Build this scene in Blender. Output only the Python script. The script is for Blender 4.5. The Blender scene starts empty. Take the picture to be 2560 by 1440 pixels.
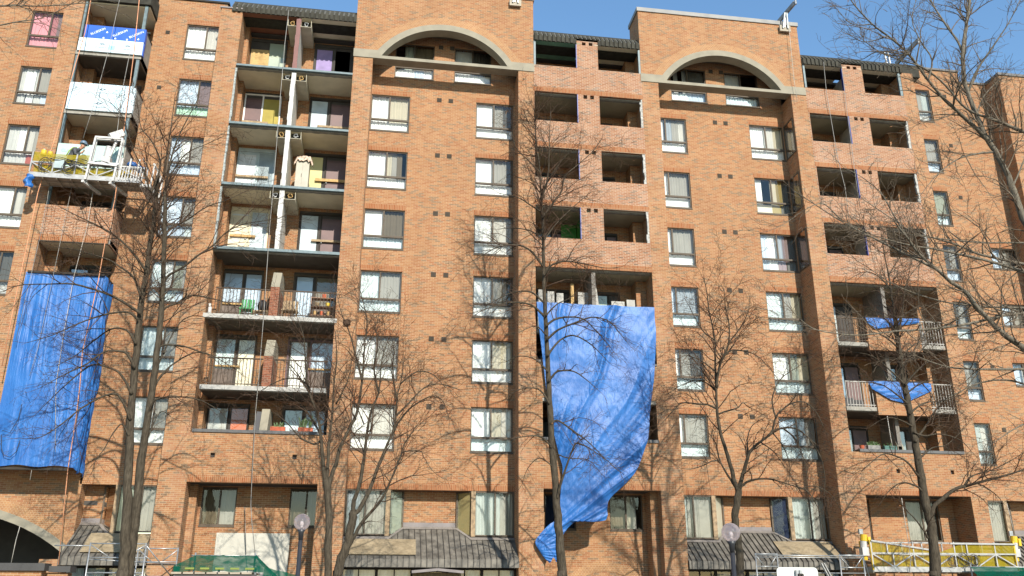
import bpy, math, random
from mathutils import Vector, Matrix, noise
from mathutils.geometry import tessellate_polygon
R = math.radians
sc = bpy.context.scene
COL = sc.collection
rng = random.Random(7)

# ------------------------------------------------------------------ camera
FPX, PITCH, YAW, ROLL, DIST = 2170.44, 0.3389, 0.1481, 0.0019, 31.91
CAM = Vector((0, -DIST, 0))
_F = Vector((math.sin(YAW)*math.cos(PITCH), math.cos(YAW)*math.cos(PITCH), math.sin(PITCH)))
_R = Vector((math.cos(YAW), -math.sin(YAW), 0))
_U = _R.cross(_F)
_c, _s = math.cos(ROLL), math.sin(ROLL)
_R2 = _c*_R + _s*_U
_U2 = -_s*_R + _c*_U
cd = bpy.data.cameras.new('camera'); cam = bpy.data.objects.new('camera', cd); COL.objects.link(cam)
cd.sensor_width = 36; cd.lens = FPX/2560*36; cd.clip_end = 3000; cd.clip_start = 0.1
M = Matrix((( _R2.x, _U2.x, -_F.x, CAM.x), (_R2.y, _U2.y, -_F.y, CAM.y), (_R2.z, _U2.z, -_F.z, CAM.z), (0, 0, 0, 1)))
cam.matrix_world = M
sc.camera = cam

def at(x, y, Y=0.0):
    """point on the vertical plane y=Y (measuring the photograph)"""
    d = _F*FPX + _R2*(x-1280) + _U2*(720-y)
    return CAM + d*((Y+DIST)/d.y)

# ------------------------------------------------------------------ materials
def new_mat(name):
    m = bpy.data.materials.new(name); m.use_nodes = True
    nt = m.node_tree; b = nt.nodes['Principled BSDF']
    return m, nt, b

def N(nt, t, **k):
    n = nt.nodes.new(t)
    for a, v in k.items(): setattr(n, a, v)
    return n

def ramp(nt, stops, interp='LINEAR'):
    n = N(nt, 'ShaderNodeValToRGB'); n.color_ramp.interpolation = interp
    e = n.color_ramp.elements
    while len(e) > 1: e.remove(e[-1])
    e[0].position = stops[0][0]; e[0].color = (*stops[0][1], 1)
    for p, c in stops[1:]:
        q = e.new(p); q.color = (*c, 1)
    return n

def mixc(nt, mode, fac, a, b):
    n = N(nt, 'ShaderNodeMix', data_type='RGBA', blend_type=mode)
    if isinstance(fac, (int, float)): n.inputs[0].default_value = fac
    else: nt.links.new(fac, n.inputs[0])
    for i, v in ((6, a), (7, b)):
        if isinstance(v, tuple): n.inputs[i].default_value = (*v, 1)
        else: nt.links.new(v, n.inputs[i])
    return n.outputs[2]

_mats = {}
def plain(name, col, rough=0.6, metal=0.0, var=0.12, scale=3.0, bump=0.0, spec=0.5):
    """one colour with a little procedural unevenness"""
    if name in _mats: return _mats[name]
    m, nt, b = new_mat(name)
    b.inputs['Roughness'].default_value = rough; b.inputs['Metallic'].default_value = metal
    b.inputs['Specular IOR Level'].default_value = spec
    g = N(nt, 'ShaderNodeNewGeometry')
    nz = N(nt, 'ShaderNodeTexNoise'); nz.inputs['Scale'].default_value = scale; nz.inputs['Detail'].default_value = 5
    nt.links.new(g.outputs['Position'], nz.inputs['Vector'])
    lo = tuple(max(0, c*(1-var*1.6)) for c in col); hi = tuple(min(1, c*(1+var)) for c in col)
    r = ramp(nt, [(0.3, lo), (0.7, hi)])
    nt.links.new(nz.outputs['Fac'], r.inputs[0]); nt.links.new(r.outputs[0], b.inputs['Base Color'])
    if bump:
        bp = N(nt, 'ShaderNodeBump'); bp.inputs['Strength'].default_value = bump; bp.inputs['Distance'].default_value = 0.02
        nt.links.new(nz.outputs['Fac'], bp.inputs['Height']); nt.links.new(bp.outputs[0], b.inputs['Normal'])
    _mats[name] = m
    return m

def brick_mat(name, stops, mortar, swap=False, bw=0.212, rh=0.0675, ms=0.0055, stain=0.13, chalk=0.0):
    m, nt, b = new_mat(name)
    b.inputs['Roughness'].default_value = 0.9; b.inputs['Specular IOR Level'].default_value = 0.2
    g = N(nt, 'ShaderNodeNewGeometry'); s = N(nt, 'ShaderNodeSeparateXYZ')
    nt.links.new(g.outputs['Position'], s.inputs[0])
    ad = N(nt, 'ShaderNodeMath', operation='ADD'); nt.links.new(s.outputs[0], ad.inputs[0]); nt.links.new(s.outputs[1], ad.inputs[1])
    cb = N(nt, 'ShaderNodeCombineXYZ')
    u, v = (ad.outputs[0], s.outputs[2])
    if swap: u, v = v, u
    nt.links.new(u, cb.inputs[0]); nt.links.new(v, cb.inputs[1])
    bt = N(nt, 'ShaderNodeTexBrick'); bt.offset = 0.5 if not swap else 0.0
    for k, val in (('Color1', (0, 0, 0, 1)), ('Color2', (1, 1, 1, 1)), ('Mortar', (0, 0, 0, 1))): bt.inputs[k].default_value = val
    for k, val in (('Scale', 1.0), ('Mortar Size', ms), ('Mortar Smooth', 0.1), ('Bias', 0.0), ('Brick Width', bw), ('Row Height', rh)): bt.inputs[k].default_value = val
    nt.links.new(cb.outputs[0], bt.inputs['Vector'])
    r = ramp(nt, stops, 'LINEAR'); nt.links.new(bt.outputs['Color'], r.inputs[0])
    # broad unevenness: batches of brick, weather stains
    n1 = N(nt, 'ShaderNodeTexNoise'); n1.inputs['Scale'].default_value = 0.55; n1.inputs['Detail'].default_value = 6; n1.inputs['Roughness'].default_value = 0.6
    nt.links.new(g.outputs['Position'], n1.inputs['Vector'])
    r1 = ramp(nt, [(0.3, (1-stain, 1-stain*1.15, 1-stain*1.25)), (0.7, (1.06, 1.05, 1.04))]); nt.links.new(n1.outputs['Fac'], r1.inputs[0])
    c = mixc(nt, 'MULTIPLY', 1.0, r.outputs[0], r1.outputs[0])
    mo = N(nt, 'ShaderNodeTexNoise'); mo.inputs['Scale'].default_value = 1.2; mo.inputs['Detail'].default_value = 4
    nt.links.new(g.outputs['Position'], mo.inputs['Vector'])
    rm = ramp(nt, [(0.35, tuple(x*0.72 for x in mortar)), (0.7, mortar)]); nt.links.new(mo.outputs['Fac'], rm.inputs[0])
    c = mixc(nt, 'MIX', bt.outputs['Fac'], c, rm.outputs[0])
    if chalk:
        n2 = N(nt, 'ShaderNodeTexNoise'); n2.inputs['Scale'].default_value = 1.1; n2.inputs['Detail'].default_value = 8; n2.inputs['Roughness'].default_value = 0.7
        nt.links.new(g.outputs['Position'], n2.inputs['Vector'])
        r2 = ramp(nt, [(0.45, (0, 0, 0)), (0.75, (chalk,)*3)]); nt.links.new(n2.outputs['Fac'], r2.inputs[0])
        c = mixc(nt, 'MIX', r2.outputs[0], c, (0.40, 0.325, 0.26))
    nt.links.new(c, b.inputs['Base Color'])
    bp = N(nt, 'ShaderNodeBump', invert=True); bp.inputs['Strength'].default_value = 0.5; bp.inputs['Distance'].default_value = 0.006
    nt.links.new(bt.outputs['Fac'], bp.inputs['Height']); nt.links.new(bp.outputs[0], b.inputs['Normal'])
    return m

T1, T2, T3, T4, DK = (0.258, 0.119, 0.054), (0.292, 0.148, 0.069), (0.318, 0.171, 0.083), (0.262, 0.111, 0.051), (0.190, 0.122, 0.072)
BRICK = brick_mat('tan_brick', [(0.0, T4), (0.2, T1), (0.45, T2), (0.74, T3), (0.82, T2), (0.865, DK), (1.0, (0.21, 0.135, 0.08))], (0.45, 0.315, 0.20))
SOLD = brick_mat('soldier_brick', [(0.0, (0.235, 0.080, 0.030)), (0.5, T4), (1.0, T1)], (0.42, 0.275, 0.16), swap=True, bw=0.24, rh=0.0675)
NEWB = brick_mat('new_brick', [(0.0, (0.225, 0.095, 0.045)), (0.35, (0.27, 0.122, 0.062)), (0.8, (0.30, 0.155, 0.082)), (0.87, (0.14, 0.088, 0.06)), (1.0, (0.18, 0.115, 0.078))], (0.44, 0.325, 0.235), ms=0.0085, chalk=0.30)
REDB = brick_mat('red_brick', [(0.0, (0.17, 0.055, 0.03)), (0.6, (0.23, 0.085, 0.045)), (1.0, (0.19, 0.09, 0.058))], (0.33, 0.23, 0.165))
RING = brick_mat('arch_brick', [(0.0, T2), (0.5, T3), (1.0, (0.35, 0.19, 0.085))], (0.45, 0.32, 0.20), bw=0.11, rh=0.0675)
PIERB = brick_mat('pier_brick', [(0.0, T4), (0.25, T1), (0.55, T2), (0.8, T3), (0.87, DK), (1.0, (0.165, 0.10, 0.055))], (0.44, 0.31, 0.19), chalk=0.22)
CONC = plain('beige_concrete', (0.235, 0.212, 0.158), 0.85, var=0.10, scale=2.2, bump=0.15)
SLABC = plain('grey_slab_concrete', (0.25, 0.235, 0.20), 0.9, var=0.15, scale=4)
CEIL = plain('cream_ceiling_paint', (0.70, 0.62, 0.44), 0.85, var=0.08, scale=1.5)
CEILM = plain('shaded_cream_ceiling', (0.34, 0.30, 0.20), 0.85, var=0.1, scale=1.5)  # cream ceiling colour darkened to carry the dimness inside the clad balconies
SLOPE = plain('sky_lightened_roof', (0.085, 0.084, 0.074), 0.7, var=0.2, scale=5, spec=0.25)  # roof metal made lighter, painting in the sky light the slope catches
CEILB = plain('brown_ceiling_paint', (0.20, 0.075, 0.04), 0.8, var=0.1)
CEILG = plain('teal_ceiling_paint', (0.16, 0.32, 0.22), 0.8, var=0.1)
CEILD = plain('shaded_brown_ceiling', (0.095, 0.078, 0.056), 0.9)  # dark brown ceilings, darkened further to paint the deep shade under slabs
STEEL = plain('blue_grey_steel', (0.10, 0.145, 0.155), 0.55, metal=0.0, var=0.2, scale=6)
WHITEP = plain('white_slab_paint', (0.33, 0.32, 0.29), 0.7, var=0.12, scale=5)
BRONZE = plain('bronze_frame', (0.085, 0.066, 0.047), 0.65, var=0.1, spec=0.25)
DARKM = plain('dark_trim', (0.042, 0.036, 0.030), 0.85, spec=0.15)
ROOFM = plain('dark_metal_roof', (0.040, 0.038, 0.030), 0.85, var=0.2, scale=5, spec=0.15)
AWN = plain('weathered_metal_roof', (0.120, 0.108, 0.088), 0.65, var=0.35, scale=3.5)
FLASH = plain('mauve_grey_flashing', (0.165, 0.145, 0.14), 0.6, var=0.12, scale=2)
GALV = plain('galvanised_steel', (0.34, 0.35, 0.35), 0.4, metal=0.6, var=0.15, scale=9)
ALU = plain('aluminium', (0.34, 0.335, 0.32), 0.45, metal=0.35, var=0.12, scale=7)
WOODP = plain('weathered_wood', (0.31, 0.225, 0.13), 0.8, var=0.25, scale=9)
WOODY = plain('yellow_lumber', (0.44, 0.28, 0.105), 0.75, var=0.18, scale=9)
POSTW = plain('wood_mullion', (0.27, 0.19, 0.11), 0.8, var=0.3, scale=8)
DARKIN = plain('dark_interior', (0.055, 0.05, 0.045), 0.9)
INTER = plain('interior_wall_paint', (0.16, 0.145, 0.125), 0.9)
MAROON = plain('maroon_door_paint', (0.115, 0.060, 0.055), 0.5, var=0.12)
RAILM = plain('brown_railing', (0.075, 0.054, 0.038), 0.7, spec=0.2)
RED = plain('terracotta', (0.38, 0.085, 0.035), 0.8)
GREENP = plain('green_plastic', (0.03, 0.26, 0.07), 0.4)
LEAF = plain('plant_leaf', (0.06, 0.105, 0.03), 0.6, var=0.3, scale=20)
BLACK = plain('black_rubber', (0.02, 0.02, 0.022), 0.6)
YEL = plain('yellow_paint', (0.55, 0.36, 0.012), 0.45)
ROPEO = plain('orange_rope', (0.55, 0.25, 0.13), 0.8)
ROPEG = plain('steel_cable', (0.22, 0.21, 0.19), 0.5)
ROPEW = plain('pale_rope', (0.42, 0.39, 0.34), 0.8)

def glass_mat(name, tint, refl):
    m = bpy.data.materials.new(name); m.use_nodes = True; nt = m.node_tree; nt.nodes.clear()
    o = N(nt, 'ShaderNodeOutputMaterial'); t = N(nt, 'ShaderNodeBsdfTransparent'); t.inputs[0].default_value = (*tint, 1)
    gl = N(nt, 'ShaderNodeBsdfGlossy'); gl.inputs['Roughness'].default_value = 0.03; gl.inputs[0].default_value = (1.0, 0.93, 0.84, 1)
    nz = N(nt, 'ShaderNodeTexNoise'); nz.inputs['Scale'].default_value = 1.1
    g = N(nt, 'ShaderNodeNewGeometry'); nt.links.new(g.outputs['Position'], nz.inputs['Vector'])
    bp = N(nt, 'ShaderNodeBump'); bp.inputs['Strength'].default_value = 0.12; bp.inputs['Distance'].default_value = 0.05
    nt.links.new(nz.outputs['Fac'], bp.inputs['Height']); nt.links.new(bp.outputs[0], gl.inputs['Normal'])
    fr = N(nt, 'ShaderNodeFresnel'); fr.inputs[0].default_value = 1.5
    ad = N(nt, 'ShaderNodeMath', operation='ADD', use_clamp=True); ad.inputs[1].default_value = refl; nt.links.new(fr.outputs[0], ad.inputs[0])
    mx = N(nt, 'ShaderNodeMixShader'); nt.links.new(ad.outputs[0], mx.inputs[0]); nt.links.new(t.outputs[0], mx.inputs[1]); nt.links.new(gl.outputs[0], mx.inputs[2])
    nt.links.new(mx.outputs[0], o.inputs[0])
    return m
GLASS = glass_mat('window_glass', (0.90, 0.92, 0.91), 0.035)
SCREEN = glass_mat('screened_glass', (0.70, 0.70, 0.67), 0.02)
DGLASS = glass_mat('reflective_glass', (0.60, 0.63, 0.63), 0.17)

def cloth(name, col, trans=0.25):
    if name in _mats: return _mats[name]
    m, nt, b = new_mat(name)
    b.inputs['Base Color'].default_value = (*col, 1); b.inputs['Roughness'].default_value = 0.9
    g = N(nt, 'ShaderNodeNewGeometry')
    nz = N(nt, 'ShaderNodeTexNoise'); nz.inputs['Scale'].default_value = 2.0; nz.inputs['Detail'].default_value = 3
    nt.links.new(g.outputs['Position'], nz.inputs['Vector'])
    r = ramp(nt, [(0.3, tuple(c*0.88 for c in col)), (0.7, col)]); nt.links.new(nz.outputs['Fac'], r.inputs[0])
    nt.links.new(r.outputs[0], b.inputs['Base Color'])
    _mats[name] = m
    return m
CUR = {'w': cloth('white_curtain', (0.80, 0.81, 0.80)), 'l': cloth('ivory_curtain', (0.74, 0.70, 0.58)), 'p': cloth('pink_curtain', (0.66, 0.30, 0.33)),
       'b': cloth('pale_blue_curtain', (0.52, 0.60, 0.70)), 'g': cloth('grey_curtain', (0.50, 0.50, 0.48)), 'n': cloth('mint_panel', (0.50, 0.72, 0.56)),
       'k': cloth('dim_drape', (0.16, 0.16, 0.15)), 'r': cloth('red_cloth', (0.40, 0.10, 0.07)), 'm': cloth('mauve_drape', (0.34, 0.26, 0.27)),
       'o': cloth('ochre_blind', (0.40, 0.32, 0.14)), 'e': cloth('sage_blind', (0.46, 0.50, 0.42)), 'd': cloth('brown_drape', (0.24, 0.20, 0.14)),
       'v': cloth('navy_drape', (0.03, 0.045, 0.10)), 'y': cloth('yellow_blind', (0.55, 0.50, 0.25)), 'f': cloth('frosted_lace', (0.62, 0.70, 0.72))}

# ------------------------------------------------------------------ mesh builder
class MB:
    def __init__(self): self.v = []; self.f = []
    def quad(self, a, b, c, d):
        n = len(self.v); self.v += [tuple(a), tuple(b), tuple(c), tuple(d)]; self.f.append((n, n+1, n+2, n+3)); return self
    def box(self, x0, x1, y0, y1, z0, z1):
        n = len(self.v)
        self.v += [(x0, y0, z0), (x1, y0, z0), (x1, y1, z0), (x0, y1, z0), (x0, y0, z1), (x1, y0, z1), (x1, y1, z1), (x0, y1, z1)]
        for q in ((0, 3, 2, 1), (4, 5, 6, 7), (0, 1, 5, 4), (1, 2, 6, 5), (2, 3, 7, 6), (3, 0, 4, 7)): self.f.append(tuple(n+i for i in q))
        return self
    def bar(self, a, b, w, h=None):
        """square bar between two points"""
        a, b = Vector(a), Vector(b); h = h or w; d = (b-a)
        if d.length < 1e-6: return self
        d.normalize(); up = Vector((0, 0, 1)) if abs(d.z) < 0.9 else Vector((0, 1, 0))
        s = d.cross(up).normalized()*(w/2); t = s.cross(d).normalized()*(h/2); n = len(self.v)
        for p in (a, b): self.v += [tuple(p-s-t), tuple(p+s-t), tuple(p+s+t), tuple(p-s+t)]
        for q in ((0, 1, 5, 4), (1, 2, 6, 5), (2, 3, 7, 6), (3, 0, 4, 7), (3, 2, 1, 0), (4, 5, 6, 7)): self.f.append(tuple(n+i for i in q))
        return self
    def tube(self, pts, rad, n=6, cap=True):
        pts = [Vector(p) for p in pts]; k = len(pts)
        if isinstance(rad, (int, float)): rad = [rad]*k
        base = len(self.v); prev = None
        for i, p in enumerate(pts):
            d = (pts[min(i+1, k-1)]-pts[max(i-1, 0)])
            if d.length < 1e-9: d = Vector((0, 0, 1))
            d.normalize()
            if prev is None:
                u = d.orthogonal().normalized()
            else:
                u = prev - d*prev.dot(d)
                u = u.normalized() if u.length > 1e-6 else d.orthogonal().normalized()
            prev = u; w = d.cross(u)
            for j in range(n):
                a = 2*math.pi*j/n; self.v.append(tuple(p+(u*math.cos(a)+w*math.sin(a))*rad[i]))
        for i in range(k-1):
            for j in range(n):
                self.f.append((base+i*n+j, base+i*n+(j+1) % n, base+(i+1)*n+(j+1) % n, base+(i+1)*n+j))
        if cap:
            self.f.append(tuple(base+j for j in reversed(range(n)))); self.f.append(tuple(base+(k-1)*n+j for j in range(n)))
        return self
    def ball(self, c, r, seg=16, ring=10, sz=1.0):
        b = len(self.v); c = Vector(c)
        for i in range(ring+1):
            t = math.pi*i/ring
            for j in range(seg):
                a = 2*math.pi*j/seg; self.v.append((c.x+r*math.sin(t)*math.cos(a), c.y+r*math.sin(t)*math.sin(a), c.z+r*sz*math.cos(t)))
        for i in range(ring):
            for j in range(seg): self.f.append((b+i*seg+j, b+(i+1)*seg+j, b+(i+1)*seg+(j+1) % seg, b+i*seg+(j+1) % seg))
        return self
    def grid(self, fn, nu, nv):
        b = len(self.v)
        for i in range(nu+1):
            for j in range(nv+1): self.v.append(tuple(fn(i/nu, j/nv)))
        for i in range(nu):
            for j in range(nv):
                a = b+i*(nv+1)+j; self.f.append((a, a+nv+1, a+nv+2, a+1))
        return self
    def wall(self, loops, y0, y1, sides=True):
        """polygon in x,z (first loop outer, others holes) from y0 (front) to y1"""
        allp = [p for l in loops for p in l]
        for y, flip in ((y0, False), (y1, True)):
            n = len(self.v); self.v += [(p[0], y, p[1]) for p in allp]
            tri = tessellate_polygon([[Vector((p[0], p[1], 0)) for p in l] for l in loops])
            for t in tri:
                a, b_, c = (allp[i] for i in t)
                area = (b_[0]-a[0])*(c[1]-a[1])-(b_[1]-a[1])*(c[0]-a[0])
                if abs(area) < 1e-9: continue
                ccw = area > 0
                t = tuple(t) if ccw != flip else tuple(reversed(t))
                self.f.append(tuple(n+i for i in t))
        if sides:
            for l in loops:
                for i in range(len(l)):
                    a, b_ = l[i], l[(i+1) % len(l)]
                    self.quad((a[0], y0, a[1]), (a[0], y1, a[1]), (b_[0], y1, b_[1]), (b_[0], y0, b_[1]))
        return self
    def cells(self, outer, holes, y0, y1):
        """union of rectangles minus rectangular holes, as a slab from y0 to y1"""
        bb = lambda r: (r[0][0], r[2][0], r[0][1], r[2][1])
        O, H = [bb(r) for r in outer], [bb(r) for r in holes]
        xs = sorted({round(v, 5) for r in O+H for v in r[:2]}); zs = sorted({round(v, 5) for r in O+H for v in r[2:]})
        def inn(i, j):
            if i < 0 or j < 0 or i >= len(xs)-1 or j >= len(zs)-1: return False
            x, z = (xs[i]+xs[i+1])/2, (zs[j]+zs[j+1])/2
            hit = lambda L: any(a < x < b and c < z < d for a, b, c, d in L)
            return hit(O) and not hit(H)
        for i in range(len(xs)-1):
            for j in range(len(zs)-1):
                if not inn(i, j): continue
                a, b, c, d = xs[i], xs[i+1], zs[j], zs[j+1]
                self.quad((a, y0, c), (b, y0, c), (b, y0, d), (a, y0, d)); self.quad((a, y1, d), (b, y1, d), (b, y1, c), (a, y1, c))
                if not inn(i-1, j): self.quad((a, y1, c), (a, y0, c), (a, y0, d), (a, y1, d))
                if not inn(i+1, j): self.quad((b, y0, c), (b, y1, c), (b, y1, d), (b, y0, d))
                if not inn(i, j-1): self.quad((a, y1, c), (b, y1, c), (b, y0, c), (a, y0, c))
                if not inn(i, j+1): self.quad((a, y0, d), (b, y0, d), (b, y1, d), (a, y1, d))
        # weld so the slab is one piece
        key, idx, nv = {}, [], []
        for v in self.v:
            k = tuple(round(c, 4) for c in v)
            if k not in key: key[k] = len(nv); nv.append(v)
            idx.append(key[k])
        self.v = nv; self.f = [tuple(idx[i] for i in f) for f in self.f]
        return self
    def build(self, name, mat, parent=None, smooth=False, label=None):
        me = bpy.data.meshes.new(name); me.from_pydata(self.v, [], self.f); me.validate(); me.update()
        if smooth: me.shade_smooth()
        if mat: me.materials.append(mat)
        o = bpy.data.objects.new(name, me); COL.objects.link(o)
        if parent is not None:
            o.parent = parent
            o.matrix_parent_inverse = Matrix.Translation(-world_loc(parent))
        if label: o['label'] = label
        return o

def world_loc(o):
    # parts are modelled in world space: only the thing's own Empty is displaced
    return Vector(o.location) if o.parent is None else Vector((0, 0, 0))

def thing(name, label, cat, loc=(0, 0, 0), group=None):
    o = bpy.data.objects.new(name, None); COL.objects.link(o); o.location = loc; o.empty_display_size = 0.1
    return tag(o, label, cat, group)
def tag(o, label, cat, group=None, kind=None):
    o['label'] = label; o['category'] = cat
    if group: o['group'] = group
    if kind: o['kind'] = kind
    return o
def rect(x0, x1, z0, z1): return [(x0, z0), (x1, z0), (x1, z1), (x0, z1)]
# ------------------------------------------------------------------ building
FH = 2.69
def zk(z, k): return z-FH*k
X0, X1, X1b, X2, X3, X4, X5, X6, X7 = -6.70, -1.99, -1.20, 5.02, 5.69, 10.52, 11.29, 17.51, 18.24
X8, X9, XW = 23.10, 23.72, 28.22          # right pier of the last balcony stack, its edge, projecting wing
YW = 1.03                                   # window walls stand this far behind the piers
GZ = -1.6                                   # ground
HEAD, SILL = 20.25, 18.53
SLAB = [20.53-FH*k for k in range(8)]

bld = thing('apartment_building', 'nine storey orange brick apartment block under repair with arched bays and open balconies', 'apartment building', (5.7, 1.0, GZ))
def islands(mb):
    p = list(range(len(mb.v)))
    def find(i):
        while p[i] != i: p[i] = p[p[i]]; i = p[i]
        return i
    for f in mb.f:
        for i in f[1:]: p[find(i)] = find(f[0])
    g = {}
    for f in mb.f: g.setdefault(find(f[0]), []).append(f)
    return list(g.values())
SPLIT = {'roof_fascia', 'brick_pier', 'brick_wall', 'steel_post', 'ceiling', 'building_core', 'parapet_cap', 'metal_roof', 'panel_cap', 'roof_rib_group', 'brick_panel'}
def B(mb, name, mat, label=None, smooth=False, parent=None):
    if name in SPLIT:
        # separate pieces become separate parts (a ceiling's strips share one sheet)
        key = {}
        isl = islands(mb)
        if 1 < len(isl) <= 6:
            for fs in isl:
                m = MB(); idx = {}
                for f in fs:
                    for i in f:
                        if i not in idx: idx[i] = len(m.v); m.v.append(mb.v[i])
                    m.f.append(tuple(idx[i] for i in f))
                o = m.build(name, mat, parent or bld, smooth, label)
            return o
    return mb.build(name, mat, parent or bld, smooth, label)

def curtain(x0, x1, z0, z1, y, kind, parent, amp=0.02, flat=False):
    mb = MB(); w = x1-x0; n = max(4, int(w/0.035)); ph = rng.random()*6; wl = rng.uniform(0.09, 0.14)
    def fn(u, v):
        x = x0+w*u
        a = 0 if flat else amp*math.sin(x/wl*2*math.pi+ph)+amp*0.5*math.sin(x/wl*3.7+ph*2)
        return (x, y+a, z0+(z1-z0)*v)
    mb.grid(fn, n, 1)
    return mb.build('curtain' if not flat else 'blind', CUR[kind], parent, not flat)

def window(x0, x1, z0, z1, y, cl='w', cr='w', lo='w', transom=0.315, mull=0.49, flip=False, lintel=True, label=None, mat=None, gl=None):
    """sliding window over a fixed panel: frame > panes, curtains"""
    mat = mat or BRONZE
    f = MB(); w = 0.045; ya, yb = y+0.05, y+0.12
    zt = z0+(z1-z0)*transom if transom else z0
    xm = x0+(x1-x0)*mull
    f.box(x0, x0+w, ya, yb, z0, z1); f.box(x1-w, x1, ya, yb, z0, z1)
    f.box(x0+w, x1-w, ya, yb, z1-w, z1); f.box(x0+w, x1-w, ya-0.02, yb, z0, z0+w)
    if transom: f.box(x0+w, x1-w, ya-0.012, yb, zt-0.035, zt+0.045)
    if mull: f.box(xm-0.03, xm+0.03, ya+0.004, yb-0.004, zt+(0.045 if transom else w), z1-w)
    # sash rails of the sliding side
    f.box(x0-0.01, x1+0.01, y-0.02, ya-0.021, z0-0.06, z0-0.002)
    fo = f.build('window', mat, bld, False, label)
    a, b_ = (xm, x1-w) if not flip else (x0+w, xm)
    c, d = (x0+w, xm) if not flip else (xm, x1-w)
    g1 = gl or GLASS
    zb = zt+(0.045 if transom else w)
    if mull:
        MB().quad((c, ya+0.03, zb), (d, ya+0.03, zb), (d, ya+0.03, z1-w), (c, ya+0.03, z1-w)).build('pane', g1, fo)
        MB().quad((a, ya+0.02, zb), (b_, ya+0.02, zb), (b_, ya+0.02, z1-w), (a, ya+0.02, z1-w)).build('screened_pane', gl or SCREEN, fo)
    else:
        MB().quad((x0+w, ya+0.03, zb), (x1-w, ya+0.03, zb), (x1-w, ya+0.03, z1-w), (x0+w, ya+0.03, z1-w)).build('pane', g1, fo)
    if transom: MB().quad((x0+w, ya+0.03, z0+w), (x1-w, ya+0.03, z0+w), (x1-w, ya+0.03, zt-0.035), (x0+w, ya+0.03, zt-0.035)).build('lower_pane', g1, fo)
    def dress(s, xa, xb, za, zb_):
        # codes: colour letters spread evenly over the width, '.' leaves a gap, capital = flat blind
        if not s: return
        n = len(s); i = 0
        while i < n:
            j = i
            while j < n and s[j] == s[i]: j += 1
            if s[i] != '.':
                curtain(xa+(xb-xa)*i/n, xa+(xb-xa)*j/n, za, zb_, y+0.2+rng.uniform(0, .04), s[i].lower(), fo, flat=s[i].isupper())
            i = j
    dress(cl, x0, xm, zb-0.06, z1); dress(cr, xm, x1, zb-0.06, z1)
    if transom: dress(lo, x0, x1, z0, zb-0.065)
    if lintel:
        MB().box(x0-0.03, x1+0.03, y-0.004, y+0.03, z1+0.012, z1+0.235).build('brick_lintel', SOLD, fo)
    return fo

def vent(x, z, y, s=0.2, name='vent_grille'):
    m = MB(); m.box(x, x+s, y-0.012, y+0.02, z, z+s)
    o = B(m, name, plain('vent_brown', (0.060, 0.049, 0.038), 0.9, spec=0.1))
    g = MB()
    for i in range(4): g.box(x+0.015, x+s-0.015, y-0.02, y-0.0125, z+0.02+i*s/4.4, z+0.02+i*s/4.4+0.018)
    g.build('louvre', plain('grey_louvre', (0.075, 0.063, 0.050), 0.9, spec=0.1), o)

# ---- left end wall with its windows
W0c = [('p', 'pm', 'ppp'), ('gwwg', 'g', 'gwgb'), ('gw', 'wg', 'ggr'), ('ww', 'wg', 'www'), ('k', 'k', 'gkg'), ('w', 'w', 'w'), ('w', 'w', 'w')]
holes = [rect(-15.30, -14.08, zk(HEAD+FH, k)-1.72, zk(HEAD+FH, k)) for k in range(7)]
B(MB().cells([rect(-19.5, -13.66, 4.3, 24.1)], holes, YW, YW+0.3), 'brick_wall', BRICK)
for k in range(7):
    cl, cr, lo = W0c[k]
    window(-15.30, -14.08, zk(HEAD+FH, k)-1.72, zk(HEAD+FH, k), YW, cl, cr, lo, mull=0.62)
B(MB().box(-13.66, -12.94, 0, 2.3, 4.1, 23.6), 'brick_pier', PIERB)
# lower wall with the wide arch of the passage
ac, ar, azc = -14.7, 6.7, -4.03
def arc(r, xa, xb, n=24): return [(x, azc+math.sqrt(max(0, r*r-(x-ac)**2))) for x in [xa+(xb-xa)*i/n for i in range(n+1)]]
xe = ac+math.sqrt(ar*ar-(GZ-azc)**2)
B(MB().wall([[(-19.5, 4.3), (-19.5, 2.2)]+arc(ar+0.62, -19.4, -10.36, 30)[0:]+[(-10.35, 2.0), (-10.35, 4.3)]], YW, YW+0.57), 'brick_wall', BRICK)
B(MB().wall([arc(ar, -19.4, -9.3, 30)+list(reversed(arc(ar+0.27, -19.4, -9.3, 30)))], YW-0.01, YW+0.57), 'passage_arch', CONC)
B(MB().wall([arc(ar+0.27, -19.4, -9.3, 30)+list(reversed(arc(ar+0.62, -19.4, -9.3, 30)))], YW-0.004, YW+0.5), 'arch_bricks', RING)
B(MB().box(-19.5, -9.8, 5.2, 5.4, GZ, 3.0), 'passage_wall', DARKIN)
B(MB().box(-10.30, -9.9, YW+0.6, 5.2, GZ, 2.0), 'passage_wall', DARKIN)
B(MB().box(-19.5, -9.9, YW+0.58, 5.2, 2.95, 3.1), 'passage_ceiling', DARKIN)
B(MB().box(-10.98, -10.28, 0.05, YW, GZ, 1.06), 'brick_pier', PIERB)

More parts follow.
